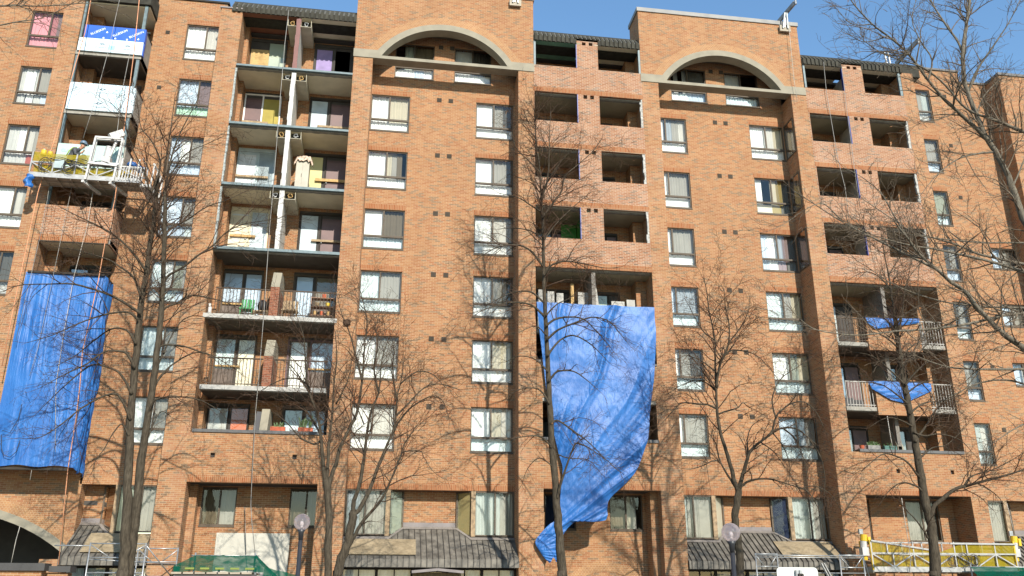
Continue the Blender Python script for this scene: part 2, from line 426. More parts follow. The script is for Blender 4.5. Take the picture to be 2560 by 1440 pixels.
# ---- window wall between the projecting balconies and the open balconies
W1c = [('w', 'ww', 'w'), ('bb', 'mm', 'nN'), ('bw', 'gg', 'b'), ('bb', 'gg', 'bbf'), ('fw', 'eg', 'gfb'), ('f', 'g', 'f'), ('w', 'g', 'w')]
holes = [rect(-9.12, -7.62, zk(HEAD+FH, k)-1.72, zk(HEAD+FH, k)) for k in range(7)]
B(MB().cells([rect(-10.42, -7.57, 3.62, 24.12)], holes, YW, YW+0.3), 'brick_wall', BRICK)
for k in range(7): window(-9.12, -7.62, zk(HEAD+FH, k)-1.72, zk(HEAD+FH, k), YW, *W1c[k], mull=0.55)
for k in range(2): vent(-9.95, zk(22.35, k), YW, 0.17)
B(MB().box(-19.5, -7.5, YW-0.06, YW+0.35, 24.12, 24.2), 'parapet_cap', DARKM)
B(MB().box(-7.57, X0, 0, 2.3, GZ, 23.17), 'brick_pier', PIERB)
B(MB().box(-7.62, X0+0.02, -0.04, 0.6, 23.17, 23.235), 'pier_cap', FLASH)
B(MB().box(X1, X1b, 0, 2.3, GZ, 21.37), 'brick_pier', PIERB)

# ---- arched bays
def arch_bay(xo, cw):
    xa, xb, xc, xd = X1+xo, X1b+xo, X2+xo, X3+xo
    cx = (xa+xd)/2; zc = 19.94; ri, ro, rr = 3.11, 3.39, 3.74
    def cir(r, zmin, n=40):
        h = math.sqrt(r*r-(zmin-zc)**2); a0 = math.acos(h/r)
        return [(cx-r*math.cos(a0+(math.pi-2*a0)*i/n), zc+r*math.sin(a0+(math.pi-2*a0)*i/n)) for i in range(n+1)]
    inner = cir(ri, 21.5); outer = cir(ro, 21.75); ring = cir(rr, 21.752)
    B(MB().wall([[(xa, 25.06), (xa, 21.752)]+ring+[(xd, 21.752), (xd, 25.06)]], 0, 0.45), 'brick_wall', BRICK)
    B(MB().wall([ring+list(reversed(cir(ro, 21.752)))], -0.006, 0.44), 'arch_bricks', RING)
    loop = [(xa-0.03, 21.36), (xd+0.03, 21.36), (xd+0.03, 21.75)]+list(reversed(outer))+[(xa-0.03, 21.75)]
    B(MB().wall([loop, inner], -0.035, 0.46), 'arch_beam', CONC)
    # upper storey block behind the arch
    B(MB().box(xa, xa+0.3, 0.4501, 1.35, 23.0, 25.06).box(xd-0.3, xd, 0.4501, 1.35, 23.0, 25.06).box(xa+0.3, xd-0.3, 1.2, 1.35, 23.0, 25.06).box(xa, xa+0.3, 0.4605, 1.35, 21.37, 23.0).box(xd-0.3, xd, 0.4605, 1.35, 21.37, 23.0), 'brick_wall', BRICK)
    B(MB().box(xa-0.05, xd+0.05, -0.05, 0.25, 25.06, 25.26).box(xa-0.05, xa+0.2, 0.25, 1.4, 25.06, 25.26).box(xd-0.2, xd+0.05, 0.25, 1.4, 25.06, 25.26), 'parapet_flashing', plain('pale_flashing', (0.19, 0.187, 0.175), 0.6))
    B(MB().box(xa+0.3, xd-0.3, 0.4505, YW, 23.35, 23.5), 'arch_ceiling', CEILD)
    wins = []
    zr = [HEAD+FH-FH*k for k in range(7)]
    wl = (xb+0.01, xb+1.66) if xo == 0 else (xb+0.02, xb+1.53)
    wr = (xc-1.70, xc-0.06)
    al, ar_ = (cx-2.12, cx-0.42), (cx+0.48, cx+2.12)
    hs = [rect(al[0], al[1], zr[0]-1.74, zr[0]), rect(ar_[0], ar_[1], zr[0]-1.74, zr[0])]
    for k in range(1, 7): hs += [rect(wl[0], wl[1], zr[k]-1.72, zr[k]), rect(wr[0], wr[1], zr[k]-1.72, zr[k])]
    B(MB().cells([rect(xb, xc, 3.63, 23.6)], hs, YW, YW+0.28), 'brick_wall', BRICK)
    window(al[0], al[1], zr[0]-1.74, zr[0], YW, *cw[0][0], lintel=False); window(ar_[0], ar_[1], zr[0]-1.74, zr[0], YW, *cw[0][1], lintel=False)
    for k in range(1, 7):
        window(wl[0], wl[1], zr[k]-1.72, zr[k], YW, *cw[k][0], mull=0.48 if xo == 0 else 0.36)
        window(wr[0], wr[1], zr[k]-1.72, zr[k], YW, *cw[k][1], mull=0.48)
    for k in range(7):
        vent(cx-0.24, zk(22.80, k), YW, 0.2); vent(cx+0.26, zk(22.80, k), YW, 0.2)
    B(MB().box(xb, xc, YW-0.004, YW+0.02, 3.632, 3.86), 'brick_lintel', SOLD)
cw1 = [(('.e', 'd', 'wwbw'), ('g', 'kk', 'ww')), (('w', 'll', 'w'), ('W', 'gk', 'WWW')), (('ww', 'lgd.', 'w'), ('W', 'ggk', 'www')), (('WW', 'dd', 'f'), ('W', 'WWg', 'W')),
       (('f', 'g', 'f'), ('W', 'gk', 'W')), (('w', 'g', 'w'), ('w', 'l', 'w')), (('W', 'w', 'ww'), ('w', 'lw', 'f'))]
cw2 = [(('.g.g', 'k', 'wfbb'), ('g', '..', 'f')), (('b.w', 'bgw', 'w'), ('ww', 'wl', 'ww')), (('w', 'gg', 'W'), ('W.', 'Lok', 'LLOk')), (('W', 'gg', 'W'), ('bw', 'bmk', 'bwmk')),
       (('b', 'bb', 'f'), ('f', 'gl', 'ff')), (('w', 'gk', 'f'), ('w', 'el', 'ff')), (('W', 'g', 'f'), ('b', 'bg', 'f'))]
arch_bay(0, cw1); arch_bay(X4-X1, cw2)
for xa, xb in ((X2, X3), (X4, X5), (X6, X7)):
    B(MB().box(xa, xb, 0, 2.3, GZ, 21.355), 'brick_pier', PIERB)
# narrow corner windows in the left flank of the pier beside the second arched bay
for k in range(1, 4):
    z1 = zk(HEAD+FH, k)-0.02
    fo = B(MB().box(X6-0.035, X6-0.003, 0.12, 0.18, z1-1.7, z1).box(X6-0.035, X6-0.003, 0.94, 1.0, z1-1.7, z1).box(X6-0.034, X6-0.003, 0.18, 0.94, z1-0.06, z1).box(X6-0.034, X6-0.003, 0.18, 0.94, z1-1.7, z1-1.64), 'window', BRONZE, 'narrow side window in the flank of the pier')
    MB().quad((X6-0.02, 0.94, z1-1.64), (X6-0.02, 0.18, z1-1.64), (X6-0.02, 0.18, z1-0.06), (X6-0.02, 0.94, z1-0.06)).build('pane', DGLASS, fo)

# ---- roofs of the balcony stacks (ribbed metal mansards)
def mansard(xa, xb, z=23.04, gaps=()):
    m = MB(); step = 0.20; ztop = z+0.27; x = xa
    segs = []; a = xa
    for g0, g1 in gaps: segs.append((a, g0)); a = g1
    segs.append((a, xb))
    for a, b_ in segs: m.box(a, b_, -0.03, 0.0, z, ztop)
    o = B(m, 'roof_fascia', ROOFM)
    MB().quad((xa, -0.03, ztop), (xb, -0.03, ztop), (xb, 0.30, ztop+0.42), (xa, 0.30, ztop+0.42)).build('roof_slope', SLOPE, o)
    r = MB(); x = xa+0.05
    while x < xb-0.1:
        if not any(g0-0.12 < x < g1 for g0, g1 in gaps): r.box(x, x+0.115, -0.085, -0.031, z-0.01, ztop+0.03)
        n = len(r.v)
        e0, e1 = Vector((x, -0.085, ztop+0.03)), Vector((x, 0.29, ztop+0.45))
        r.bar(e0+Vector((0.057, 0.03, -0.035)), e1+Vector((0.057, 0.03, -0.035)), 0.115, 0.06)
        x += step
    r.build('roof_rib', plain('roof_rib_metal', (0.048, 0.046, 0.036), 0.85, var=0.2, spec=0.15), o)
    MB().box(xa, xb, 0.301, 0.95, z-0.03, ztop+0.46).build('roof_ridge', ROOFM, o)
mansard(X0-0.45, X1); mansard(X3, X4, 22.99, [(7.62, 8.60)]); mansard(X7-0.02, X8+0.08, 23.02, [(20.16, 21.15)])
B(MB().box(X8+0.08, X9+0.6, 0.3, YW+0.3, 23.1, 23.75), 'metal_roof', ROOFM)
# ---- slabs shared by the balcony stacks
def slab(xa, xb, zt, mat_edge, mat_ceil, y0=0.0, th=0.17, steel=False):
    B(MB().box(xa, xb, y0+0.03, 2.3, zt-th, zt), 'floor_slab', SLABC)
    m = MB()
    if steel:
        m.box(xa, xb, y0-0.012, y0+0.028, zt-0.13, zt+0.012).box(xa, xb, y0-0.11, y0-0.012, zt-0.135, zt-0.115)
    else: m.box(xa, xb, y0-0.02, y0+0.028, zt-0.15, zt+0.01)
    B(m, 'slab_edge', mat_edge)
    if not isinstance(mat_ceil, tuple): mat_ceil = (mat_ceil, mat_ceil)
    xm = (xa+xb)/2-0.05
    for i, mc in enumerate(mat_ceil):
        a, b_ = (xa, xm) if i == 0 else (xm, xb)
        mb = MB(); n = 16; rg = random.Random(int(zt*10)+i)
        # ragged front edge of the ceiling paint
        fr = [y0+0.14+rg.uniform(0, 0.05) for _ in range(n+1)]
        for q in range(n):
            p0, p1 = a+(b_-a)*q/n, a+(b_-a)*(q+1)/n
            mb.quad((p0, fr[q], zt-th-0.004), (p0, 2.3, zt-th-0.004), (p1, 2.3, zt-th-0.004), (p1, fr[q+1], zt-th-0.004))
        B(mb, 'ceiling', mc)

# ---- first open balcony stack (fronts removed)
BK = 1.6
B(MB().box(X0, X1, BK, BK+0.3, 4.0, 23.3), 'brick_wall', BRICK)
B(MB().box(X0, X0+0.17, 1.0, BK, 4.4, 23.2), 'brick_wall', BRICK)
for k in range(7):
    zt = SLAB[k]
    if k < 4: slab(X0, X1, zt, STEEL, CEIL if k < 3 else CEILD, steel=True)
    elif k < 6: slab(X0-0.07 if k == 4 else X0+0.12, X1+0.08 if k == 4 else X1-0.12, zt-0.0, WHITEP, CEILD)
    else: slab(X0+0.1, X1-0.15, zt, SLABC, CEILD, y0=0.25)
B(MB().box(X0, -4.36, -0.02, BK, 23.045, 23.06), 'ceiling', CEILB, 'brown painted ceiling under the roof')
B(MB().box(-4.36, X1, -0.02, BK, 23.045, 23.06), 'ceiling', CEIL)
DIV = (-4.45, -4.30)
for k in range(4):
    zf = SLAB[k]; zc_ = (SLAB[k-1]-0.18) if k else 23.0
    B(MB().box(DIV[0], DIV[1], 0.04, BK, zf, zc_), 'partition', plain('pale_plaster', (0.42, 0.40, 0.35), 0.85))
    m = MB(); rg = random.Random(k); n = 9
    for i in range(n):
        m.box(DIV[0]-rg.uniform(0, .03), DIV[1]+rg.uniform(0, .02), 0.012, 0.038, zf+(zc_-zf)*i/n, zf+(zc_-zf)*(i+1)/n)
    B(m, 'partition_edge', MAROON if False else (plain('rust_red_post', (0.15, 0.055, 0.045), 0.6) if k == 0 else plain('white_plaster_edge', (0.48, 0.47, 0.45), 0.8)))
    for xa, xb in ((-4.84, DIV[0]), (DIV[1], -3.86)):
        d = MB().box(xa, xb, 0.06, BK, zc_-0.36, zc_-0.345).box(xa, xa+0.015, 0.06, BK, zc_-0.345, zc_).box(xb-0.015, xb, 0.06, BK, zc_-0.345, zc_)
        o = B(d, 'ceiling_duct', plain('cream_duct', (0.48, 0.44, 0.33), 0.8))
        MB().box(xa+0.02, xb-0.02, 0.35, 0.4, zc_-0.34, zc_-0.005).build('duct_opening', DARKIN, o)
        q = []; cx, cz = (xa+xb)/2, zc_-0.17
        for i in range(15):
            a = i*0.75; q.append((cx+0.1*math.cos(a)*rng.uniform(.5, 1), 0.1+0.03*i/3, cz+0.1*math.sin(a)*rng.uniform(.5, 1)))
        MB().tube(q, 0.018, 5).build('duct_pipe', [WOODY, GALV][(k+(xa > -4.4)) % 2], o, True)
# torn insulation strip along the left pier
for k in range(1, 4):
    m = MB(); rg = random.Random(40+k)
    z = SLAB[k]
    while z < SLAB[k-1]-0.25:
        h = rg.uniform(.15, .35); m.box(X0-0.02, X0+0.04+rg.uniform(0, .03), -0.012, 0.10, z, min(z+h, SLAB[k-1]-0.2)); z += h
    B(m, 'insulation_edge', plain('grey_insulation', (0.28, 0.30, 0.285), 0.9, var=0.3, scale=12))

def panel(x0, x1, z0, z1, mat, y=BK-0.05, name='door_panel', knob=None, th=0.04, label=None):
    o = B(MB().box(x0, x1, y, y+th, z0, z1), name, mat, label)
    if knob: MB().ball((knob, y-0.03, z0+0.95), 0.035, 8, 6).build('door_knob', GALV, o, True)
    return o
def dframe(x0, x1, z0, z1, mat, w=0.06, y=BK-0.075, mids=()):
    m = MB().box(x0, x0+w, y, y+0.07, z0, z1).box(x1-w, x1, y, y+0.07, z0, z1).box(x0+w, x1-w, y, y+0.07, z1-w, z1)
    for q in mids: m.box(q-w/2, q+w/2, y, y+0.07, z0, z1-w)
    return B(m, 'door_frame', mat)
def glassdoor(x0, x1, z0, z1, back, gl=None, y=BK-0.06):
    o = B(MB().box(x0, x1, y+0.012, y+0.024, z0, z1), 'glazed_door', back)
    MB().quad((x0, y, z0), (x1, y, z0), (x1, y, z1), (x0, y, z1)).build('pane', gl or DGLASS, o)
LX, LR, RX, RR = -6.50, -4.98, -3.80, -2.02     # door openings, left and right unit
BLUEP = plain('pale_blue_paint', (0.40, 0.48, 0.50), 0.6); GREYB = plain('blue_grey_panel', (0.40, 0.47, 0.50), 0.5)
CREAMP = plain('cream_door_paint', (0.58, 0.53, 0.39), 0.6); PURP = plain('lilac_paint', (0.25, 0.19, 0.38), 0.7)
YELP = plain('mustard_board', (0.32, 0.26, 0.055), 0.8)
rooms = [  # left: (x0, x1, what), right ...
    dict(l=[('glass', -5.72, -5.0, CUR['e'])], r=[('panel', -3.68, -3.02, PURP), ('panel', -2.96, -2.06, DARKIN), ('panel', -2.9, -2.25, plain('tan_card', (0.30, 0.20, 0.10), 0.9))], fl=DARKIN, fr=DARKIN),
    dict(l=[('door', -6.44, -5.78, MAROON), ('panel', -5.70, -5.02, YELP)], r=[('glassp', -3.70, -3.05, GREYB), ('door', -2.95, -2.06, MAROON)], fl=plain('white_door_frame', (0.70, 0.69, 0.66), 0.5), fr=DARKM),
    dict(l=[('door', -6.46, -5.74, plain('white_blue_door', (0.56, 0.61, 0.63), 0.5)), ('glassp', -5.64, -5.02, plain('slate_glass', (0.25, 0.30, 0.31), 0.3))], r=[('glassp', -3.70, -3.05, CUR['y']), ('door', -2.95, -2.06, MAROON)], fl=BLUEP, fr=DARKM),
    dict(l=[('door', -6.46, -5.74, CREAMP), ('glassp', -5.66, -5.02, GREYB)], r=[('glassp', -3.70, -3.05, GREYB), ('door', -2.95, -2.06, MAROON)], fl=CREAMP, fr=DARKM),
    dict(l=[('glass', -6.44, -5.74, CUR['b']), ('glass', -5.62, -5.02, CUR['b'])], r=[('glass', -3.66, -3.05, CUR['b']), ('glass', -2.92, -2.06, CUR['d'])], fl=BRONZE, fr=BRONZE),
    dict(l=[('glass', -6.44, -5.74, CUR['f']), ('glass', -5.62, -5.02, CUR['l'])], r=[('glass', -3.66, -3.05, CUR['w']), ('glass', -2.92, -2.06, CUR['b'])], fl=BRONZE, fr=plain('plum_frame', (0.10, 0.05, 0.06), 0.5)),
    dict(l=[('glass', -6.44, -5.74, CUR['g']), ('glass', -5.62, -5.02, plain('orange_drape', (0.55, 0.17, 0.07), 0.8))], r=[('glass', -3.66, -3.05, CUR['f']), ('glass', -2.92, -2.20, CUR['b'])], fl=DARKM, fr=BRONZE)]
for k, rm in enumerate(rooms):
    zf = SLAB[k]; h = 2.05
    for side, a, b_, fm in (('l', LX, LR, rm['fl']), ('r', RX, RR, rm['fr'])):
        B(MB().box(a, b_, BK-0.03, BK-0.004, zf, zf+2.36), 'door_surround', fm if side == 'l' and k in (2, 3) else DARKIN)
        dframe(a, b_, zf, zf+h+0.2, fm, mids=((a+b_)/2,))
        for kind, xa, xb, mat in rm[side]:
            if kind == 'door':
                o = panel(xa, xb, zf+0.02, zf+h, mat, knob=xb-0.1 if side == 'l' else xa+0.1, name='door')
                fmx = plain('door_rail_'+mat.name, tuple(c*0.75 for c in (0.115, 0.06, 0.055)) if mat == MAROON else (0.55, 0.58, 0.58), 0.5)
                for zz in (zf+0.02, zf+0.95, zf+h-0.08): MB().box(xa+0.002, xb-0.002, BK-0.064, BK-0.052, zz, zz+0.07).build('door_rail', fmx, o)
            elif kind == 'panel': panel(xa, xb, zf+0.02, zf+h, mat)
            elif kind == 'glassp':
                panel(xa, xb, zf+0.02, zf+h+0.1, mat, y=BK-0.045, th=0.02)
            else: glassdoor(xa, xb, zf+0.05, zf+h+0.1, mat, GLASS)
for k, xa, xb in ((4, -6.44, -5.74), (5, -6.44, -5.74), (5, -2.92, -2.06), (4, -2.92, -2.06)):
    panel(xa, xb, SLAB[k]+0.05, SLAB[k]+0.98, plain('brown_lower_door', (0.115, 0.085, 0.065), 0.6), y=BK-0.082, th=0.02, name='door_lower_panel')
# lower balconies: railings, brick dividers with sloping concrete caps
def railing(xa, xb, z0, z1, y=0.06, step=0.125, mat=None, name='railing'):
    m = MB().box(xa, xb, y-0.025, y+0.025, z1-0.045, z1).box(xa, xb, y-0.015, y+0.015, z0+0.06, z0+0.09)
    x = xa+0.02
    while x < xb:
        m.box(x-0.011, x+0.011, y-0.011, y+0.011, z0, z1-0.045); x += step
    B(m, name, mat or RAILM)
for k in (4, 5):
    zf = SLAB[k]+0.012
    railing(-6.43, -4.46, zf, zf+1.05); railing(-4.10, -2.02 if k == 4 else -2.12, zf, zf+1.05)
    B(MB().box(-4.44, -4.12, 0.0, BK, zf, zf+1.14), 'divider', REDB)
    B(MB().wall([[(0.0, zf+1.142), (0.45, zf+1.95), (BK, zf+1.95), (BK, zf+1.142)]], 0, 1), 'x', CONC) if False else None
    m = MB(); a, b_ = -4.44, -4.12; z0, z1 = zf+1.142, zf+1.86
    P = [(-0.0, z0), (0.0, z0+0.05), (0.38, z1), (BK, z1), (BK, z0)]
    n = len(m.v)
    for x in (a, b_): m.v += [(x, y, z) for y, z in P]
    m.f += [tuple(n+i for i in reversed(range(5))), tuple(n+5+i for i in range(5))]
    for i in range(5): m.f.append((n+i, n+(i+1) % 5, n+5+(i+1) % 5, n+5+i))
    B(m, 'divider_cap', CONC)
zf = SLAB[6]
m = MB(); a, b_ = -4.40, -4.12; P = [(0.3, zf), (0.3, zf+1.2), (0.62, zf+2.0), (BK, zf+2.0), (BK, zf)]; n = len(m.v)
for x in (a, b_): m.v += [(x, y, z) for y, z in P]
m.f += [tuple(n+i for i in reversed(range(5))), tuple(n+5+i for i in range(5))]
for i in range(5): m.f.append((n+i, n+(i+1) % 5, n+5+(i+1) % 5, n+5+i))
B(m, 'divider_cap', CONC)
# parapet over the ground floor recess, and the recess
PX0, PX1 = -6.62, -2.17
def parapet(xa, xb, hole_x=(), rx0=None, rx1=None, ztop=5.38):
    B(MB().cells([rect(xa, xb, 3.65, ztop)], [rect(x, x+0.15, 4.50, 4.66) for x in hole_x], 0.0, 0.25), 'brick_wall', BRICK)
    for x in hole_x: B(MB().box(x, x+0.15, 0.11, 0.14, 4.50, 4.66), 'scupper', DARKIN)
    B(MB().box(xa-0.02, xb+0.02, -0.05, 0.3, ztop, ztop+0.11), 'parapet_cap', plain('lead_grey_cap', (0.075, 0.074, 0.072), 0.6))
    B(MB().box(xa, xb, -0.004, 0.02, 3.652, 3.88), 'brick_lintel', SOLD)
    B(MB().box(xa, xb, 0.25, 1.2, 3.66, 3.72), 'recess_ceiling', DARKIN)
parapet(PX0, PX1, (-5.93, -3.12))
B(MB().box(X0, PX0, 0.0, 1.2, GZ, 5.38).box(PX1, X1, 0.0, 1.2, GZ, 5.38), 'brick_pier', PIERB)
RB = 1.2
B(MB().cells([rect(X0, X1, GZ, 3.7)], [rect(-6.28, -5.06, 2.28, 3.62), rect(-3.2, -2.05, 2.28, 3.62)], RB, RB+0.25), 'brick_wall', BRICK)
B(MB().box(PX0, PX0+0.25, 0.75, RB, GZ, 3.66), 'brick_pier', PIERB)
for xa, xb in ((-6.28, -5.06), (-3.2, -2.05)):
    window(xa, xb, 2.28, 3.62, RB, 'dd', 'gg', '', transom=0, mull=0.52, lintel=False, gl=SCREEN)

# ---- brick clad balcony stacks
def clad_stack(xa, xb, oL, oR, pier, dz, pink=True):
    """xa..xb between piers; oL, oR = opening extents; five clad storeys"""
    mat = NEWB if pink else BRICK
    z0 = 12.35+dz
    hs = []
    for k in range(5):
        ht = 23.0+dz if k == 0 else zk(20.43+FH, k)+dz
        sl = zk(21.72, k)+dz-0.01 if k else 21.74+dz
        if k == 0: continue
        hs += [rect(oL[0], oL[1], zk(21.70, k)+dz, zk(20.43+FH, k)+dz), rect(oR[0], oR[1], zk(21.70, k)+dz, zk(20.43+FH, k)+dz)]
        hs += [rect(pier+0.05, pier+0.22, zk(22.92, k)+dz, zk(23.10, k)+dz), rect(pier+0.35, pier+0.52, zk(22.92, k)+dz, zk(23.10, k)+dz)]
    # top storey is open up to the roof beside its centre pier
    outer = [rect(xa, xb, z0, 21.74+dz), rect(oL[1], oR[0], 21.74+dz, 23.16+dz)]
    hs += [rect(pier+0.05, pier+0.22, 22.95+dz, 23.1+dz), rect(pier+0.36, pier+0.53, 22.95+dz, 23.1+dz)]
    B(MB().cells(outer, hs, -0.012, 0.12), 'brick_cladding', mat, 'newer pinkish brick cladding with pairs of openings')
    for k in range(4):
        B(MB().box(xa, oL[0], -0.016, 0.0, zk(20.44, k)+dz, zk(20.66, k)+dz).box(oL[0], oR[1], -0.0165, 0.0, zk(20.455, k)+dz, zk(20.66, k)+dz).box(oR[1], xb, -0.016, 0.0, zk(20.44, k)+dz, zk(20.66, k)+dz) if False else MB().box(xa, xb, -0.016, 0.0, zk(20.445, k)+dz, zk(20.66, k)+dz), 'brick_lintel', SOLD)
    B(MB().box(xa, xb, -0.017, 0.0, z0+0.003, z0+0.22), 'brick_lintel', SOLD)
    B(MB().box(xa, xb, BK, BK+0.3, 4.0, 23.3), 'brick_wall', BRICK)
    for k in range(7):
        zt = SLAB[k]+dz
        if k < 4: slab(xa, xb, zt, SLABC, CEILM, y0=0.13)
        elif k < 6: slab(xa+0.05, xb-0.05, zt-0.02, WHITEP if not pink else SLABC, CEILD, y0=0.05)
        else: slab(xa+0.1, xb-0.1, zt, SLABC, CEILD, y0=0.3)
    pm = pier+0.28
    for k in range(7):
        zf = SLAB[k]+dz; zc_ = SLAB[k-1]+dz-0.18 if k else 23.0
        B(MB().box(pm-0.08, pm+0.08, 0.14 if k < 5 else 0.5, BK, zf, zc_), 'partition', plain('pale_plaster', (0.42, 0.40, 0.35), 0.85) if k < 4 else INTER)
        for a, b_, c in ((xa+0.3, pm-0.7, 0), (pm+0.45, xb-0.95, 1)):
            B(MB().box(a, b_, BK-0.03, BK-0.004, zf, zf+2.2), 'door_surround', DARKIN)
            dframe(a, b_, zf, zf+2.1, DARKM, mids=((a+b_)/2,))
            glassdoor(a+0.08, (a+b_)/2-0.05, zf+0.05, zf+2.0, rng.choice([CUR['g'], CUR['k'], CUR['e'], CUR['b']]), GLASS if k < 5 else DGLASS)
            panel((a+b_)/2+0.05, b_-0.08, zf+0.03, zf+2.0, rng.choice([MAROON, DARKIN, MAROON]), name='door')
        B(MB().box(xb-0.42, xb, 0.95, BK, zf, zc_), 'brick_wall', BRICK)
clad_stack(X3, X4, (5.72, 7.63), (8.58, 10.50), 7.82, 0.0)
clad_stack(X7, X8, (18.29, 20.19), (21.17, 23.06), 20.38, 0.04)
B(MB().box(X3, 7.82, -0.02, BK, 22.995, 23.01), 'ceiling', CEILG, 'teal painted ceiling under the roof')
B(MB().box(8.42, X4, -0.02, BK, 22.995, 23.01).box(X7, 20.38, -0.02, BK, 23.025, 23.04).box(20.95, X8, -0.02, BK, 23.025, 23.04), 'ceiling', CEIL)
B(MB().box(7.78, 8.01, 0.16, BK, SLAB[3]+0.01, SLAB[2]-0.18).box(7.1, 7.75, BK-0.09, BK-0.06, SLAB[3]+0.01, SLAB[3]+2.45), 'painted_wall', plain('bright_green_paint', (0.045, 0.22, 0.03), 0.7), 'bright green painted balcony wall')
# steel posts and blue flashing tape at the openings
m = MB()
m.box(5.70, 5.79, 0.0, 0.1, 21.75, 23.0).box(10.43, 10.515, 0.0, 0.1, 21.75, 22.98).box(18.25, 18.34, 0.0, 0.1, 21.8, 23.05).box(22.96, 23.08, 0.0, 0.1, 21.8, 23.05)
B(m, 'steel_post', STEEL)
TAPE = plain('blue_membrane', (0.014, 0.028, 0.20), 0.5)
for xr, dz in ((7.63, 0), (20.19, 0.04)):
    for k in range(4):
        z0, z1 = (21.76+dz, 22.97+dz) if k == 0 else (zk(21.71, k)+dz, zk(20.42+FH, k)+dz)
        B(MB().box(xr-0.035, xr-0.003, -0.008, 0.11, z0, z1), 'blue_membrane', TAPE)
for xr, dz in ((10.50, 0), (23.06, 0.04)):
    for k in range(1, 4):
        z0, z1 = zk(21.71, k)+dz, zk(20.42+FH, k)+dz
        m = MB(); rg = random.Random(k+int(xr)); z = z0
        while z < z1-0.05:
            h = rg.uniform(.1, .3); m.box(xr-rg.uniform(.05, .13), xr-0.003, 0.0, 0.1, z, min(z1, z+h)); z += h
        B(m, 'insulation_edge', plain('pale_insulation', (0.36, 0.35, 0.32), 0.9, var=0.3, scale=12))
# open storeys under the cladding
B(MB().wall([rect(X3, X4, 7.05, 8.42)], 0.0, 0.25), 'brick_wall', BRICK)
B(MB().box(X3+0.02, X4-0.02, -0.04, 0.28, 8.42, 8.5), 'parapet_cap', plain('lead_grey_cap', (0.075, 0.074, 0.072), 0.6))
parapet(X3+0.25, X4-0.12, (), ztop=5.42)
B(MB().box(X3, X3+0.25, 0, 1.2, GZ, 7.05).box(X4-0.12, X4, 0, 1.2, GZ, 7.05).box(X3, X3+0.02, 0, 1.2, 7.05, 12.34), 'brick_pier', PIERB)
for k in (4, 5):
    zf = SLAB[k]+0.03
    B(MB().box(19.60, 21.96, -0.03, 0.12, zf-0.32, zf+1.05), 'brick_panel', BRICK)
    B(MB().box(19.58, 21.98, -0.05, 0.14, zf+1.05, zf+1.11), 'parapet_cap', DARKM)
    railing(18.36, 19.58, zf, zf+1.05, mat=RAILM if k == 4 else plain('pale_railing', (0.30, 0.28, 0.245), 0.5)); railing(21.98, 23.05, zf, zf+1.05, mat=plain('pale_railing', (0.30, 0.28, 0.245), 0.5))
parapet(X7+0.36, X8-0.06, (20.03, 22.35), ztop=5.30)
B(MB().box(X7, X7+0.36, 0, 1.2, GZ, 5.3).box(X8-0.06, X8, 0, 1.2, GZ, 5.3), 'brick_pier', PIERB)
# leaning concrete divider caps seen behind the railings
for k in (4, 5, 6):
    zf = SLAB[k]
    m = MB(); a, b_ = 20.55, 20.80; P = [(0.5, zf+0.9), (0.5, zf+1.25), (0.85, zf+1.95), (BK, zf+1.95), (BK, zf+0.9)]; n = 0
    for x in (a, b_): m.v += [(x, y, z) for y, z in P]
    m.f += [tuple(n+i for i in reversed(range(5))), tuple(n+5+i for i in range(5))]
    for i in range(5): m.f.append((n+i, n+(i+1) % 5, n+5+(i+1) % 5, n+5+i))
    B(m, 'divider_cap', CONC)
# recess walls with their windows
B(MB().cells([rect(X3, X4, GZ, 3.7)], [rect(8.72, 10.02, 2.30, 3.60), rect(6.2, 7.4, 2.3, 3.6)], RB, RB+0.25), 'brick_wall', BRICK)
B(MB().box(10.12, X4-0.12, 0.5, RB, GZ, 3.66), 'brick_pier', PIERB)
window(8.72, 10.02, 2.30, 3.60, RB, 'dd', 'lg.', '', transom=0, mull=0.5, lintel=False, gl=SCREEN)
window(6.2, 7.4, 2.30, 3.60, RB, 'v', 'v', '', transom=0, mull=0.5, lintel=False)
B(MB().cells([rect(X7, X8, GZ, 3.7)], [rect(18.75, 19.4, 2.0, 3.60), rect(20.95, 22.4, 2.0, 3.6)], RB, RB+0.25), 'brick_wall', BRICK)
window(18.75, 19.4, 2.0, 3.60, RB, 'g', 'g', '', transom=0, mull=0, lintel=False)
window(20.95, 22.4, 2.0, 3.60, RB, 'gg', 'gk', '', transom=0, mull=0.5, lintel=False, gl=SCREEN)
# low brick arch of the entrance below the recess
ecx, ezc = 8.45, -0.35
def earc(r, n=20): return [(ecx-r*math.cos(math.pi*0.22+math.pi*0.56*i/n), ezc-0.6+r*math.sin(math.pi*0.22+math.pi*0.56*i/n)) for i in range(n+1)]
B(MB().wall([earc(2.1)+list(reversed(earc(1.75)))], RB-0.01, RB+0.1), 'arch_bricks', RING)

